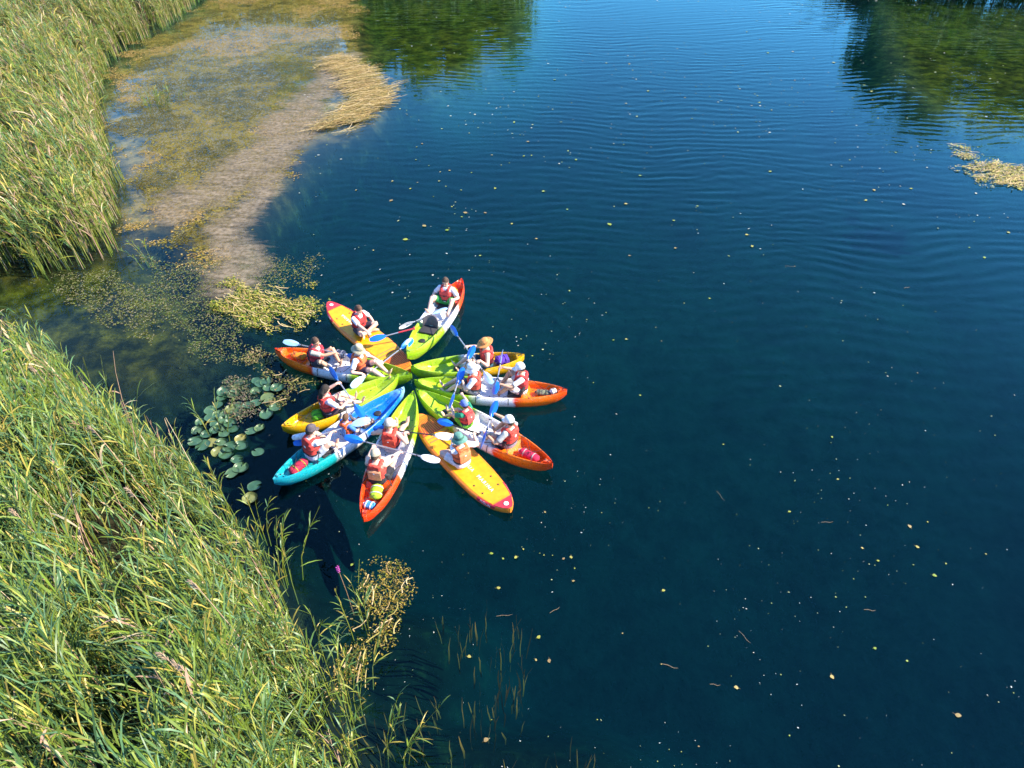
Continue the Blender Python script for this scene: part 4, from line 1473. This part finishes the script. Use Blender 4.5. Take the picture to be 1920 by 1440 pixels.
# ------------------------------------------------------------------ lily pads
def lily_pads():
    spots = [(342, 680), (440, 672), (500, 680), (510, 718), (565, 718), (440, 735), (505, 770), (435, 805), (500, 870), (250, 740), (315, 722), (240, 775), (215, 815), (170, 845), (290, 840),
             (325, 865), (225, 875), (262, 903), (200, 925), (182, 890), (110, 915), (95, 965), (150, 990), (205, 965), (252, 985), (300, 955), (348, 1010), (352, 1055), (240, 1038), (290, 1068), (450, 1090),
             (412, 968), (460, 950), (330, 1138), (268, 1105), (222, 1092), (180, 1035), (128, 1052), (85, 1030), (290, 925), (238, 945), (555, 830), (330, 828), (470, 690), (395, 820), (310, 750), (350, 1185), (405, 1365), (430, 1290), (300, 1215)]
    m, nt, b = new_mat('lily_pad')
    a = nt.nodes.new('ShaderNodeObjectInfo')
    r_ = ramp(nt, [(0, (.035, .095, .050)), (.45, (.055, .125, .065)), (.8, (.09, .150, .06)), (1, (.24, .22, .06))])
    nt.links.new(a.outputs['Random'], r_.inputs[0])
    tc = nt.nodes.new('ShaderNodeTexCoord')
    n = nt.nodes.new('ShaderNodeTexNoise')
    n.inputs['Scale'].default_value = 14
    nt.links.new(tc.outputs['Object'], n.inputs['Vector'])
    d = ramp(nt, [(.30, (.45, .5, .4)), (.62, (1, 1, 1))])
    nt.links.new(n.outputs['Fac'], d.inputs[0])
    mx = nt.nodes.new('ShaderNodeMix')
    mx.data_type = 'RGBA'
    mx.blend_type = 'MULTIPLY'
    mx.inputs[0].default_value = .8
    nt.links.new(r_.outputs[0], mx.inputs[6])
    nt.links.new(d.outputs[0], mx.inputs[7])
    nt.links.new(mx.outputs[2], b.inputs['Base Color'])
    b.inputs['Roughness'].default_value = .38
    rr = random.Random(4)
    meshes = []
    for k in range(6):
        mb = MB()
        rings = []
        N_ = 28
        for f, z in ((.02, .010), (.35, .008), (.7, .006), (.93, .008 + .004 * k), (1.0, .014 + .006 * k), (.99, .008 + .006 * k), (.6, .001), (.02, .002)):
            rg = []
            for i in range(N_):
                a_ = 2 * math.pi * i / N_
                notch = 1.0
                da = abs((a_ + math.pi) % (2 * math.pi) - math.pi)
                if da < .22:
                    notch = .35 + .65 * (da / .22)
                wob = 1 + .05 * math.sin(2 * a_ + k) + .025 * math.sin(5 * a_ + 2 * k)
                rg.append((f * notch * wob * math.cos(a_), f * notch * wob * .94 * math.sin(a_), z + .006 * f * math.sin(3 * a_ + k)))
            rings.append(rg)
        mb.loft(rings)
        o = mb.build('lily_pad', 'lily_pad', angle=60)
        meshes.append(o.data)
        bpy.data.objects.remove(o)
    special = {(500, 870): 'lone lily pad with open water round it, closest to the yellow kayak stern', (450, 1090): 'lone lily pad closest to the teal kayak stern', (342, 680): 'single lily pad at the upper left of the cluster, apart from the rest',
               (440, 672): 'topmost lily pad of the cluster, farthest from the camera', (565, 718): 'lily pad at the right end of the top row', (110, 915): 'lily pad at the left end of the cluster by the reeds',
               (405, 1365): 'lily pad farthest down beside the reed edge', (430, 1290): 'lily pad between the lowest pad and the reed tips', (348, 1010): 'lily pad at the lower right edge of the dense cluster', (555, 830): 'lily pad just left of the yellow kayak bow side'}
    for i, (x, y) in enumerate(spots):
        p = at(340 + x * .3195, 500 + y * .3195)
        o = bpy.data.objects.new('lily_pad', meshes[i % 6])
        COL.objects.link(o)
        s = rr.uniform(.115, .17)
        o.location = (p.x, p.y, .002 + .0045 * (i % 5))
        o.rotation_euler = (rr.uniform(-.02, .02), rr.uniform(-.02, .02), rr.uniform(0, 6.28))
        o.scale = (s, s, 1)
        tag(o, special.get((x, y), 'round green lily pad floating between the reeds and the yellow kayak'), 'lily pad', 'lily pads beside the reeds')


lily_pads()


# ------------------------------------------------------------------ floating weed, scum, leaves
def flakes(P, size, cols, r, z=.008, zj=.02, elong=2.2, tilt=.25, ang=None):
    """small irregular leaf-like pieces (hexagon outlines as four triangles)"""
    n = len(P)
    a = r.uniform(0, 2 * math.pi, n) if ang is None else ang + r.normal(0, .5, n)
    c, s = np.cos(a), np.sin(a)
    L = size * (.6 + .8 * r.random(n))
    W = L / elong * (.6 + .8 * r.random(n))
    zz = z + zj * r.random(n)
    prof = np.array([(-1, 0), (-.45, -.8), (.5, -.7), (1, .05), (.4, .85), (-.5, .7)])
    pts = []
    t1, t2 = r.normal(0, tilt, n), r.normal(0, tilt, n)
    for u, v in prof:
        uu, vv = u * (1 + .25 * r.normal(0, 1, n)) * L, v * (1 + .25 * r.normal(0, 1, n)) * W
        pts.append(np.column_stack([P[:, 0] + uu * c - vv * s, P[:, 1] + uu * s + vv * c, np.maximum(zz + uu * t1 + vv * t2, .004 + .002 * r.random(n))]))
    V = np.stack(pts, 1).reshape(-1, 3)
    f = np.array([(0, 1, 5), (1, 4, 5), (1, 2, 4), (2, 3, 4)])
    F = ((np.arange(n) * 6)[:, None, None] + f[None]).reshape(-1, 3)
    return V, F, np.repeat(cols, 6, 0)


def strands(P, ang, ln, wd, cols, r, z=.02, zj=.03):
    n = len(P)
    pts = []
    bend = r.normal(0, .5, n)
    zz = z + zj * r.random(n)
    for s in (-.5, -.17, .17, .5):
        a = ang + bend * s
        c = np.column_stack([P[:, 0] + np.cos(a) * ln * s, P[:, 1] + np.sin(a) * ln * s, zz + .015 * r.random(n)])
        sv = np.column_stack([-np.sin(a), np.cos(a), np.zeros(n)]) * (wd / 2)[:, None]
        pts += [c - sv, c + sv]
    V = np.stack(pts, 1).reshape(-1, 3)
    f = np.array([(0, 1, 3), (0, 3, 2), (2, 3, 5), (2, 5, 4), (4, 5, 7), (4, 7, 6)])
    F = ((np.arange(n) * 8)[:, None, None] + f[None]).reshape(-1, 3)
    return V, F, np.repeat(cols, 8, 0)


def join_np(parts):
    Vs, Fs, Cs, o = [], [], [], 0
    for V, F, C in parts:
        Vs.append(V)
        Fs.append(F + o)
        Cs.append(C)
        o += len(V)
    return np.vstack(Vs), np.vstack(Fs), np.vstack(Cs)


def pick(pal, n, r, j=.35):
    pal = np.array(pal)
    return pal[r.integers(0, len(pal), n)] * (1 - j / 2 + j * r.random(n))[:, None]


def in_px_poly(poly_px, dens, r, fade=.5, thr=-.1, ns=1.6, seed=1.0):
    poly = poly_w(poly_px)
    lo, hi = poly.min(0) - fade, poly.max(0) + fade
    n = int(dens * (hi[0] - lo[0]) * (hi[1] - lo[1]))
    P = lo + r.random((n, 2)) * (hi - lo)
    d = sdist(P, poly)
    cl = fbm(P, ns, seed, 4)
    return P[(-d / fade + cl * 1.3 + r.normal(0, .15, n)) > thr + .2]


YG = [(.24, .25, .03), (.16, .21, .025), (.32, .26, .05), (.10, .16, .025), (.36, .30, .10)]
STRAW = [(.50, .36, .17), (.56, .43, .22), (.40, .27, .12), (.46, .38, .14), (.34, .28, .08)]
BROWN = [(.22, .15, .06), (.28, .20, .08), (.14, .11, .05), (.24, .21, .05), (.12, .13, .04)]


def weed_mat(label, poly_px, dens, pal, size, seed, straw=0, straw_pal=STRAW, straw_ang=0.4, fade=.4, thr=-.1, zj=.05, straw_len=.45, kind=None):
    r = np.random.default_rng(seed)
    P = in_px_poly(poly_px, dens, r, fade, thr, seed=seed * .9)
    parts = [flakes(P, size, pick(pal, len(P), r), r, zj=zj, tilt=.35)]
    if straw:
        Q = in_px_poly(poly_px, straw, r, fade * .6, thr, seed=seed * .9)
        n = len(Q)
        parts.append(strands(Q, r.normal(straw_ang, .35, n), straw_len * (.4 + r.random(n)), .012 + .014 * r.random(n), pick(straw_pal, n, r), r, z=.03, zj=zj))
    V, F, C = join_np(parts)
    o = np_mesh('weed_mat', V, F, C, 'weed')
    tag(o, label, 'weed mat', 'floating weed mats', kind)


weed_mat('yellow green floating weed mat beside the orange kayak stern', [(412, 548), (455, 532), (530, 537), (578, 560), (590, 608), (568, 632), (505, 622), (450, 612), (415, 598), (402, 572)], 1500, YG, .028, 21, 45, straw_ang=-.5, fade=.9, thr=-.05, zj=.12, straw_len=.35)
weed_mat('straw coloured heap of dead reeds at the edge of the sandy shallows', [(585, 112), (650, 108), (705, 132), (745, 168), (738, 192), (690, 226), (640, 250), (588, 246), (605, 222), (648, 195), (640, 155), (610, 128)], 110, STRAW, .04, 22, 150, straw_pal=[(.52, .36, .15), (.26, .18, .07), (.60, .46, .24), (.40, .30, .10), (.18, .16, .05)], straw_ang=.55, fade=1.5, thr=.10, zj=.14, straw_len=1.0)
weed_mat('pale floating weed raft at the right edge of the water', [(1812, 316), (1860, 302), (1925, 312), (1930, 342), (1882, 356), (1850, 342)], 700, [(.40, .36, .10), (.34, .33, .09), (.44, .34, .2)], .04, 23, 50, fade=.9, thr=-.05)
weed_mat('small weed raft with a twig left of the pale raft', [(1775, 302), (1800, 272), (1835, 286), (1856, 304), (1815, 306)], 500, [(.36, .35, .12), (.26, .30, .08), (.40, .34, .18)], .04, 24, 40, straw_ang=-.8, fade=.8, thr=.05)
weed_mat('brown and yellow weed mass beside the lower reed edge', [(690, 1078), (775, 1064), (765, 1092), (742, 1150), (735, 1192), (706, 1232), (690, 1292), (655, 1292), (640, 1210), (640, 1130)], 1500, [(.17, .12, .02), (.26, .18, .03), (.08, .08, .02), (.36, .26, .08), (.12, .14, .02)], .020, 25, 20, straw_ang=1.3, fade=.8, thr=.20, zj=.08, straw_len=.3)
weed_mat('grey brown weed patch in the middle of the lily pads', [(432, 715), (465, 708), (478, 735), (470, 775), (445, 795), (425, 765)], 900, [(.16, .13, .09), (.11, .10, .06), (.08, .11, .05)], .025, 26, fade=.5, thr=-.05)
weed_mat('olive weed patch between the lily pads and the yellow kayak', [(480, 690), (560, 690), (600, 715), (560, 745), (520, 800), (490, 800), (500, 740)], 800, [(.13, .14, .04), (.20, .15, .07), (.08, .10, .03)], .024, 27, 6, fade=.6, thr=.30, kind='stuff')
weed_mat('thin olive weed patch left of the orange kayak', [(450, 655), (500, 645), (530, 665), (510, 690), (460, 690)], 800, [(.22, .18, .06), (.15, .15, .05), (.28, .20, .10)], .024, 28, fade=.6, thr=.2, kind='stuff')


def algae_field():
    r = np.random.default_rng(14)
    # bay of the upper left: crumbs of weed on and just under the surface
    bay = [(340, 40), (420, -20), (660, -20), (680, 90), (640, 120), (560, 200), (590, 250), (530, 320), (460, 420), (420, 500), (330, 500), (262, 450), (245, 380), (240, 300), (215, 230), (215, 150), (250, 95)]
    P = in_px_poly(bay, 430, r, 1.4, -.05, ns=.9, seed=5.5)
    hue = fbm(P, .35, 91.0, 3)
    parts = [flakes(P, .036, np.where((hue > .10)[:, None], .95, np.where((hue > -.18)[:, None], np.array([[.62, .72, .45]]), np.array([[.34, .42, .30]]))) * pick([(.31, .19, .045), (.24, .155, .04), (.38, .25, .085), (.13, .10, .03), (.27, .20, .035), (.42, .30, .13)], len(P), r), r, zj=.006, tilt=.02)]
    dark = [(250, 480), (420, 450), (600, 480), (590, 560), (520, 640), (520, 720), (400, 720), (300, 640), (240, 600)]
    P = in_px_poly(dark, 420, r, .9, .42, ns=1.0, seed=8.5)
    parts.append(flakes(P, .024, pick([(.11, .13, .04), (.08, .11, .04), (.16, .15, .06), (.20, .17, .09), (.10, .14, .03)], len(P), r), r, zj=.005, tilt=.02))
    inlet = [(0, 520), (240, 490), (330, 560), (330, 700), (200, 640), (60, 560), (0, 545)]
    P = in_px_poly(inlet, 300, r, .6, .35, ns=.9, seed=3.5)
    parts.append(flakes(P, .028, pick([(.16, .15, .05), (.12, .12, .05), (.20, .17, .10), (.13, .15, .04)], len(P), r), r, zj=.005, tilt=.02))
    mid = [(520, 100), (600, 110), (640, 170), (620, 210), (560, 260), (500, 270), (500, 200)]
    P = in_px_poly(mid, 300, r, .6, .1, ns=.9, seed=4.5)
    parts.append(flakes(P, .035, pick([(.07, .10, .02), (.12, .14, .03), (.05, .07, .02)], len(P), r), r, zj=.004, tilt=.02))
    V, F, C = join_np(parts)
    o = np_mesh('floating_algae', V, F, C, 'weed')
    tag(o, 'crumbs of olive and tan weed covering the shallow bay', 'algae', kind='stuff')
    # grey scum drifting in bands over the bay
    lines = [[(655, 110), (620, 150), (560, 200), (500, 270), (430, 330), (370, 370), (310, 400)], [(560, 200), (520, 290), (480, 360), (440, 430), (430, 540)], [(600, 190), (580, 240), (540, 270), (480, 320), (400, 350)]]
    wid = [1.4, 1.2, .9]
    W0 = [[(at(*q).x, at(*q).y) for q in ln] for ln in lines]
    allp = np.array([q for ln in W0 for q in ln])
    lo, hi = allp.min(0) - 2.5, allp.max(0) + 2.5
    gx, gy = np.arange(lo[0], hi[0], .16), np.arange(lo[1], hi[1], .16)
    X, Y = np.meshgrid(gx, gy)
    Q = np.stack([X.ravel(), Y.ravel()], 1)
    Qw = Q + np.column_stack([fbm(Q, .45, 71.0, 3), fbm(Q, .45, 72.0, 3)]) * .9
    mask = np.zeros(len(Q))
    for ln, w in zip(W0, wid):
        d = np.full(len(Q), 1e9)
        for a_, b_ in zip(ln, ln[1:]):
            a_, b_ = np.array(a_), np.array(b_)
            ab = b_ - a_
            t = np.clip(((Qw - a_) @ ab) / (ab @ ab), 0, 1)
            d = np.minimum(d, np.hypot(*(Qw - a_ - t[:, None] * ab).T))
        mask = np.maximum(mask, np.exp(-(d / w) ** 2))
    nx_ = len(gx)
    i, j = np.meshgrid(np.arange(nx_ - 1), np.arange(len(gy) - 1))
    a_ = (j * nx_ + i).ravel()
    F = np.stack([a_, a_ + 1, a_ + 1 + nx_, a_ + nx_], 1)
    F = F[mask[F].max(1) > .04]
    used = np.unique(F)
    remap = np.zeros(len(Q), int)
    remap[used] = np.arange(len(used))
    m, nt, b = new_mat('scum_film')
    at_ = nt.nodes.new('ShaderNodeAttribute')
    at_.attribute_name = 'Col'
    g = nt.nodes.new('ShaderNodeNewGeometry')
    mp = nt.nodes.new('ShaderNodeMapping')
    mp.inputs['Rotation'].default_value = (0, 0, -.85)
    mp.inputs['Scale'].default_value = (.55, 2.0, 1)
    nt.links.new(g.outputs['Position'], mp.inputs['Vector'])
    n1 = nt.nodes.new('ShaderNodeTexNoise')
    n1.inputs['Scale'].default_value = 2.2
    n1.inputs['Detail'].default_value = 9
    n1.inputs['Roughness'].default_value = .72
    n1.inputs['Distortion'].default_value = .8
    nt.links.new(mp.outputs[0], n1.inputs['Vector'])
    ad = nt.nodes.new('ShaderNodeMath')
    ad.operation = 'MULTIPLY_ADD'
    ad.inputs[1].default_value = .62
    nt.links.new(at_.outputs['Fac'], ad.inputs[0])
    nt.links.new(n1.outputs['Fac'], ad.inputs[2])
    mr = nt.nodes.new('ShaderNodeMapRange')
    mr.inputs['From Min'].default_value = .84
    mr.inputs['From Max'].default_value = 1.20
    mr.inputs['To Max'].default_value = .72
    nt.links.new(ad.outputs[0], mr.inputs['Value'])
    n2 = nt.nodes.new('ShaderNodeTexNoise')
    n2.inputs['Scale'].default_value = 7
    n2.inputs['Detail'].default_value = 4
    nt.links.new(g.outputs['Position'], n2.inputs['Vector'])
    cr_ = ramp(nt, [(.3, (.13, .10, .06)), (.5, (.23, .185, .13)), (.7, (.31, .25, .18))])
    nt.links.new(n2.outputs['Fac'], cr_.inputs[0])
    nt.links.new(cr_.outputs[0], b.inputs['Base Color'])
    b.inputs['Roughness'].default_value = .8
    b.inputs['Specular IOR Level'].default_value = .08
    tr = nt.nodes.new('ShaderNodeBsdfTransparent')
    ms = nt.nodes.new('ShaderNodeMixShader')
    nt.links.new(mr.outputs[0], ms.inputs[0])
    nt.links.new(tr.outputs[0], ms.inputs[1])
    nt.links.new(b.outputs[0], ms.inputs[2])
    nt.links.new(ms.outputs[0], nt.nodes['Material Output'].inputs['Surface'])
    V = np.column_stack([Q[used], np.full(len(used), .016)])
    o = np_mesh('surface_scum', V, remap[F], np.repeat(mask[used][:, None], 3, 1), 'scum_film')
    tag(o, 'greyish scum drifting in curved bands over the sandy bay', 'scum', kind='stuff')
    # specks of pollen and crumbs over the open water
    n = 4200
    px, py = r.uniform(560, 1920, n), 1440 * r.random(n) ** 1.7
    Q = np.array([[at(x, y).x, at(x, y).y] for x, y in zip(px, py)])
    keep = (fbm(Q, .35, 12.0, 3) + r.normal(0, .25, n) > .22) & (np.hypot(Q[:, 0] - STAR.x, Q[:, 1] - STAR.y) > 1.2) & (sdist(Q, reed_lower) > .3)
    Q = Q[keep]
    size = (.008 + .016 * r.random(len(Q)) ** 2) * np.clip(Q[:, 1] / 13, .6, 2.4)
    V, F, C = flakes(Q, size, pick([(.42, .46, .42), (.30, .34, .18), (.46, .44, .36), (.24, .29, .10)], len(Q), r), r, z=.012, zj=.004, elong=1.5, tilt=.02)
    V[:, 2] += .006
    o = np_mesh('floating_specks', V, F, C, 'weed')
    tag(o, 'tiny pale specks drifting all over the open water', 'specks', kind='stuff')


algae_field()


def floating_leaves():
    m, nt, b = new_mat('fallen_leaf')
    a = nt.nodes.new('ShaderNodeObjectInfo')
    r_ = ramp(nt, [(0, (.15, .22, .02)), (.4, (.25, .26, .03)), (.7, (.34, .27, .08)), (1, (.20, .13, .05))])
    nt.links.new(a.outputs['Random'], r_.inputs[0])
    nt.links.new(r_.outputs[0], b.inputs['Base Color'])
    b.inputs['Roughness'].default_value = .5
    rr = random.Random(9)
    meshes = []
    for k in range(5):
        mb = MB()
        rg = []
        for i in range(9):
            t = i / 8
            w = .46 * math.sin(math.pi * min(1, t * .9 + .05)) ** .8 * (1.1 - .4 * t)
            cu = .10 * math.sin(math.pi * t) + .04 * k * t * t
            x = t - .5
            y0 = .08 * math.sin(4 * t + k)
            rg.append([(x, y0 - w, cu + .05), (x, y0, cu), (x, y0 + w, cu + .06), (x, y0 + w * .97, cu + .045), (x, y0, cu - .015), (x, y0 - w * .97, cu + .035)])
        mb.loft(rg)
        mb.tube([(-.5, 0, .03), (-.75, .05, .03), (-.95, .14, .02)], [.03, .022, .02], 5)
        o = mb.build('floating_leaf', 'fallen_leaf', angle=60)
        meshes.append(o.data)
        bpy.data.objects.remove(o)
    fixed = [(668, 357), (736, 340), (1444, 322), (1400, 441), (1266, 466), (838, 432), (836, 350), (990, 266), (1636, 188), (1634, 172), (1646, 222), (1128, 962), (1022, 961), (868, 1041), (967, 1046), (1012, 1038), (1036, 1042),
             (935, 1103), (1010, 1195), (1075, 1090), (880, 1232), (1005, 1238), (1030, 1240), (1167, 1188), (922, 1350), (912, 1388), (1600, 1086), (1646, 1052), (1640, 1216), (1240, 1246), (1244, 1108), (1356, 834), (1664, 948), (1900, 1300),
             (1796, 1342), (1752, 1080), (1240, 640), (998, 668), (1200, 742), (1100, 600), (1330, 560), (1490, 500), (1580, 640), (1720, 700), (1830, 620), (1560, 820), (1480, 960), (1380, 1290), (1560, 1270), (1700, 1240), (1120, 1350), (1310, 1400), (1480, 1380), (660, 1060), (900, 480), (960, 420), (1080, 300), (1200, 330), (1320, 250), (1040, 150), (1180, 120), (1400, 60), (1500, 40), (1560, 210), (1420, 180), (1240, 190), (880, 250), (940, 310), (780, 300), (760, 450), (700, 470), (1180, 480)]
    for cx, cy, k, sx, sy in ((1000, 1045, 7, 60, 14), (870, 380, 9, 60, 40), (960, 300, 8, 90, 30), (1280, 180, 9, 120, 30), (1480, 110, 8, 90, 30), (1250, 620, 7, 120, 60), (1650, 420, 7, 140, 60), (1100, 420, 8, 120, 50), (1750, 1000, 7, 90, 60), (800, 360, 6, 50, 50)):
        for q in range(k):
            fixed.append((cx + rr.gauss(0, sx), cy + rr.gauss(0, sy)))
    for i, (x, y) in enumerate(fixed):
        p = at(x, y)
        o = bpy.data.objects.new('floating_leaf', meshes[i % 5])
        COL.objects.link(o)
        s = rr.uniform(.04, .12) * (1.25 if y < 500 else .65) * rr.choice((.6, .8, 1, 1.1))
        o.location = (p.x, p.y, .014)
        o.rotation_euler = (0, 0, rr.uniform(0, 6.28))
        o.scale = (s, s, s * .5)
        tag(o, 'small yellow green leaf floating alone on the open blue water', 'leaf', 'fallen leaves on the open water')
    # reed twigs afloat
    for i, (x, y, a) in enumerate([(945, 1155, 5), (1040, 1145, 30), (1255, 1250, -20), (1395, 1195, -60), (1550, 980, 0), (1350, 930, -70), (1630, 1145, -8), (1700, 540, 15), (1480, 500, -12), (1340, 1285, -10)]):
        p = at(x, y)
        mb = MB()
        mb.tube([(-.22, 0, .0), (-.05, .02, .006), (.12, -.01, .004), (.24, .03, .0)], [.008, .010, .008, .004], 5)
        o = mb.build('floating_twig', cloth((.19, .13, .07), 'twig'))
        o.location = (p.x, p.y, .012)
        o.rotation_euler = (0, 0, R(a))
        o.scale = (rr.uniform(.35, .65), rr.uniform(.35, .6), .4)
        tag(o, 'thin brown reed twig floating on the open water', 'twig', 'twigs on the open water')


floating_leaves()


# ------------------------------------------------------------------ weed growing under water
def submerged():
    r = np.random.default_rng(33)
    V_, F_, C_ = [], [], []
    regions = [([(870, 1110), (990, 1110), (985, 1300), (880, 1330)], 22), ([(600, 1260), (980, 1250), (1000, 1440), (650, 1440)], 26), ([(1000, 1350), (1130, 1350), (1120, 1440), (1000, 1440)], 22), ([(800, 1090), (900, 1090), (900, 1200), (800, 1200)], 9)]
    parts = []
    for poly, dens in regions:
        P = in_px_poly(poly, dens, r, .4, .0, ns=.9, seed=6.6)
        n = len(P)
        z0 = ground_height(P)
        top = -.38 - .5 * r.random(n)
        z0 = np.maximum(z0, top - .9)
        lx, ly = r.normal(0, .06, n), r.normal(.0, .08, n)
        az = r.uniform(0, 6.28, n)
        w = .007 + .012 * r.random(n)
        pts = []
        for s, ww in ((0, .6), (.35, 1), (.7, .9), (1, .25)):
            c = np.column_stack([P[:, 0] + lx * s * s + .015 * np.sin(5 * s + az), P[:, 1] + ly * s * s + .015 * np.cos(4 * s + az), z0 + (top - z0) * s])
            sv = np.column_stack([np.cos(az + s), np.sin(az + s), np.zeros(n)]) * (w * ww)[:, None]
            pts += [c - sv, c + sv]
        V = np.stack(pts, 1).reshape(-1, 3)
        f = np.array([(0, 1, 3), (0, 3, 2), (2, 3, 5), (2, 5, 4), (4, 5, 7), (4, 7, 6)])
        F = ((np.arange(n) * 8)[:, None, None] + f[None]).reshape(-1, 3)
        parts.append((V, F, np.repeat(pick([(.20, .095, .02), (.14, .08, .02), (.24, .12, .03)], n, r), 8, 0)))
    V, F, C = join_np(parts)
    o = np_mesh('submerged_weed', V, F, C, 'weed')
    tag(o, 'brown weed growing under the dark water near the reed edge', 'water weed', kind='stuff')


submerged()


# ------------------------------------------------------------------ far bank (mirrored in the water at the top of the picture)
def tree(label, x, y, h, rad, seed, pal, droop=.2):
    r = np.random.default_rng(seed)
    root = empty('tree', (x, y, .6))
    tag(root, label, 'tree', 'trees on the far bank')
    mb = MB()
    rr = random.Random(seed)
    mb.tube([(0, 0, -.5), (.1, 0, h * .25), (.05, .1, h * .55), (0, 0, h * .9)], [.28, .22, .13, .03], 9)
    ends = []
    for k in range(9):
        a, z = k * 2.4 + rr.random(), h * (.22 + .07 * k)
        l_ = rad * (.95 - .05 * k)
        e = Vector((math.cos(a) * l_, math.sin(a) * l_, z + l_ * .5))
        mb.tube([(0.05, .03, z), e * .5 + Vector((0, 0, z * .5 + .2)), e], [.10, .06, .02], 6)
        ends.append(e)
    c = np.zeros((0, 3))
    np_tr = np.array(mb.v)
    F3 = []
    for f in mb.f:
        for k in range(1, len(f) - 1):
            F3.append((f[0], f[k], f[k + 1]))
    np_mesh('trunk', np_tr, np.array(F3), np.tile([[.11, .085, .06]], (len(np_tr), 1)), 'wood', root)
    # leaf clumps through the crown
    cl = []
    for k in range(46):
        d = r.normal(0, 1, 3)
        d /= np.linalg.norm(d)
        q = r.random() ** .45
        cl.append([d[0] * rad * q, d[1] * rad * q, h * .56 + d[2] * h * .42 * q])
    cl = np.array(cl)
    per = 130
    C0 = np.repeat(cl, per, 0)
    n = len(C0)
    P = C0 + r.normal(0, 1, (n, 3)) * np.array([.16 * rad + .2, .16 * rad + .2, .075 * h])
    P[:, 2] = np.maximum(P[:, 2], .3)
    u = r.normal(0, 1, (n, 3))
    u /= np.linalg.norm(u, axis=1)[:, None]
    w = np.cross(u, r.normal(0, 1, (n, 3)))
    w /= np.linalg.norm(w, axis=1)[:, None]
    s = (.17 + .18 * r.random(n))[:, None]
    V = np.stack([P - u * s, P + w * s * .55, P + u * s, P - w * s * .55], 1).reshape(-1, 3)
    F = np.arange(n * 4).reshape(-1, 4)
    cc = np.array(pal)[r.integers(0, len(pal), 46)]
    cols = np.repeat(np.repeat(cc, per, 0) * (.7 + .6 * r.random(n))[:, None], 4, 0)
    np_mesh('crown', V, F, cols, 'tree_leaf', root)


GR = [(.20, .24, .02), (.24, .26, .02), (.17, .21, .02), (.12, .16, .02)]
YGT = [(.36, .30, .02), (.30, .27, .02), (.40, .30, .03)]
for i, (x, y, h, rad, pal, lab) in enumerate([
        (31, 61, 9.0, 2.4, GR, 'tree at the left end of the right far bank'), (35.5, 60, 11.5, 3.0, GR, 'tall tree on the right far bank'), (40.5, 58, 11.0, 3.0, GR, 'broad green tree on the right far bank'),
        (45.5, 56.5, 10.5, 2.9, YGT, 'yellowish tree at the right end of the far bank'), (50.5, 56, 10.0, 2.9, YGT, 'yellowish tree farthest right on the far bank'),
        (-11.5, 62, 7.2, 2.0, GR, 'small tree at the left end of the left far bank'), (-8.0, 63, 8.4, 2.2, GR, 'green tree on the left far bank'), (-4.2, 63.5, 8.0, 2.2, GR, 'rounded tree on the left far bank'), (-0.8, 64, 7.0, 1.8, GR, 'low tree at the right end of the left far bank')]):
    tree(lab, x, y, h, rad, 100 + i, pal)


def far_reeds():
    r = np.random.default_rng(44)
    P = np.vstack([sample_poly(far_left, 14, r), sample_poly(far_right, 12, r)])
    d = np.minimum(dist_poly(P, far_left), dist_poly(P, far_right))
    P = P[(d < 4.5) & (P[:, 1] < 72) & (P[:, 0] > -30)]
    H = r.uniform(2.2, 3.6, len(P))
    V, F, C = reed_geometry(P, H, 45, wind=(-.2, .05), nleaf=(5, 7), lw=.045, ll=.9, dry=.35, yellow=.35, stem_r=.02)
    o = np_mesh('reed_bed', V, F, C, 'reed_leaf')
    tag(o, 'reeds along the far bank under the trees', 'reeds', kind='stuff')


far_reeds()
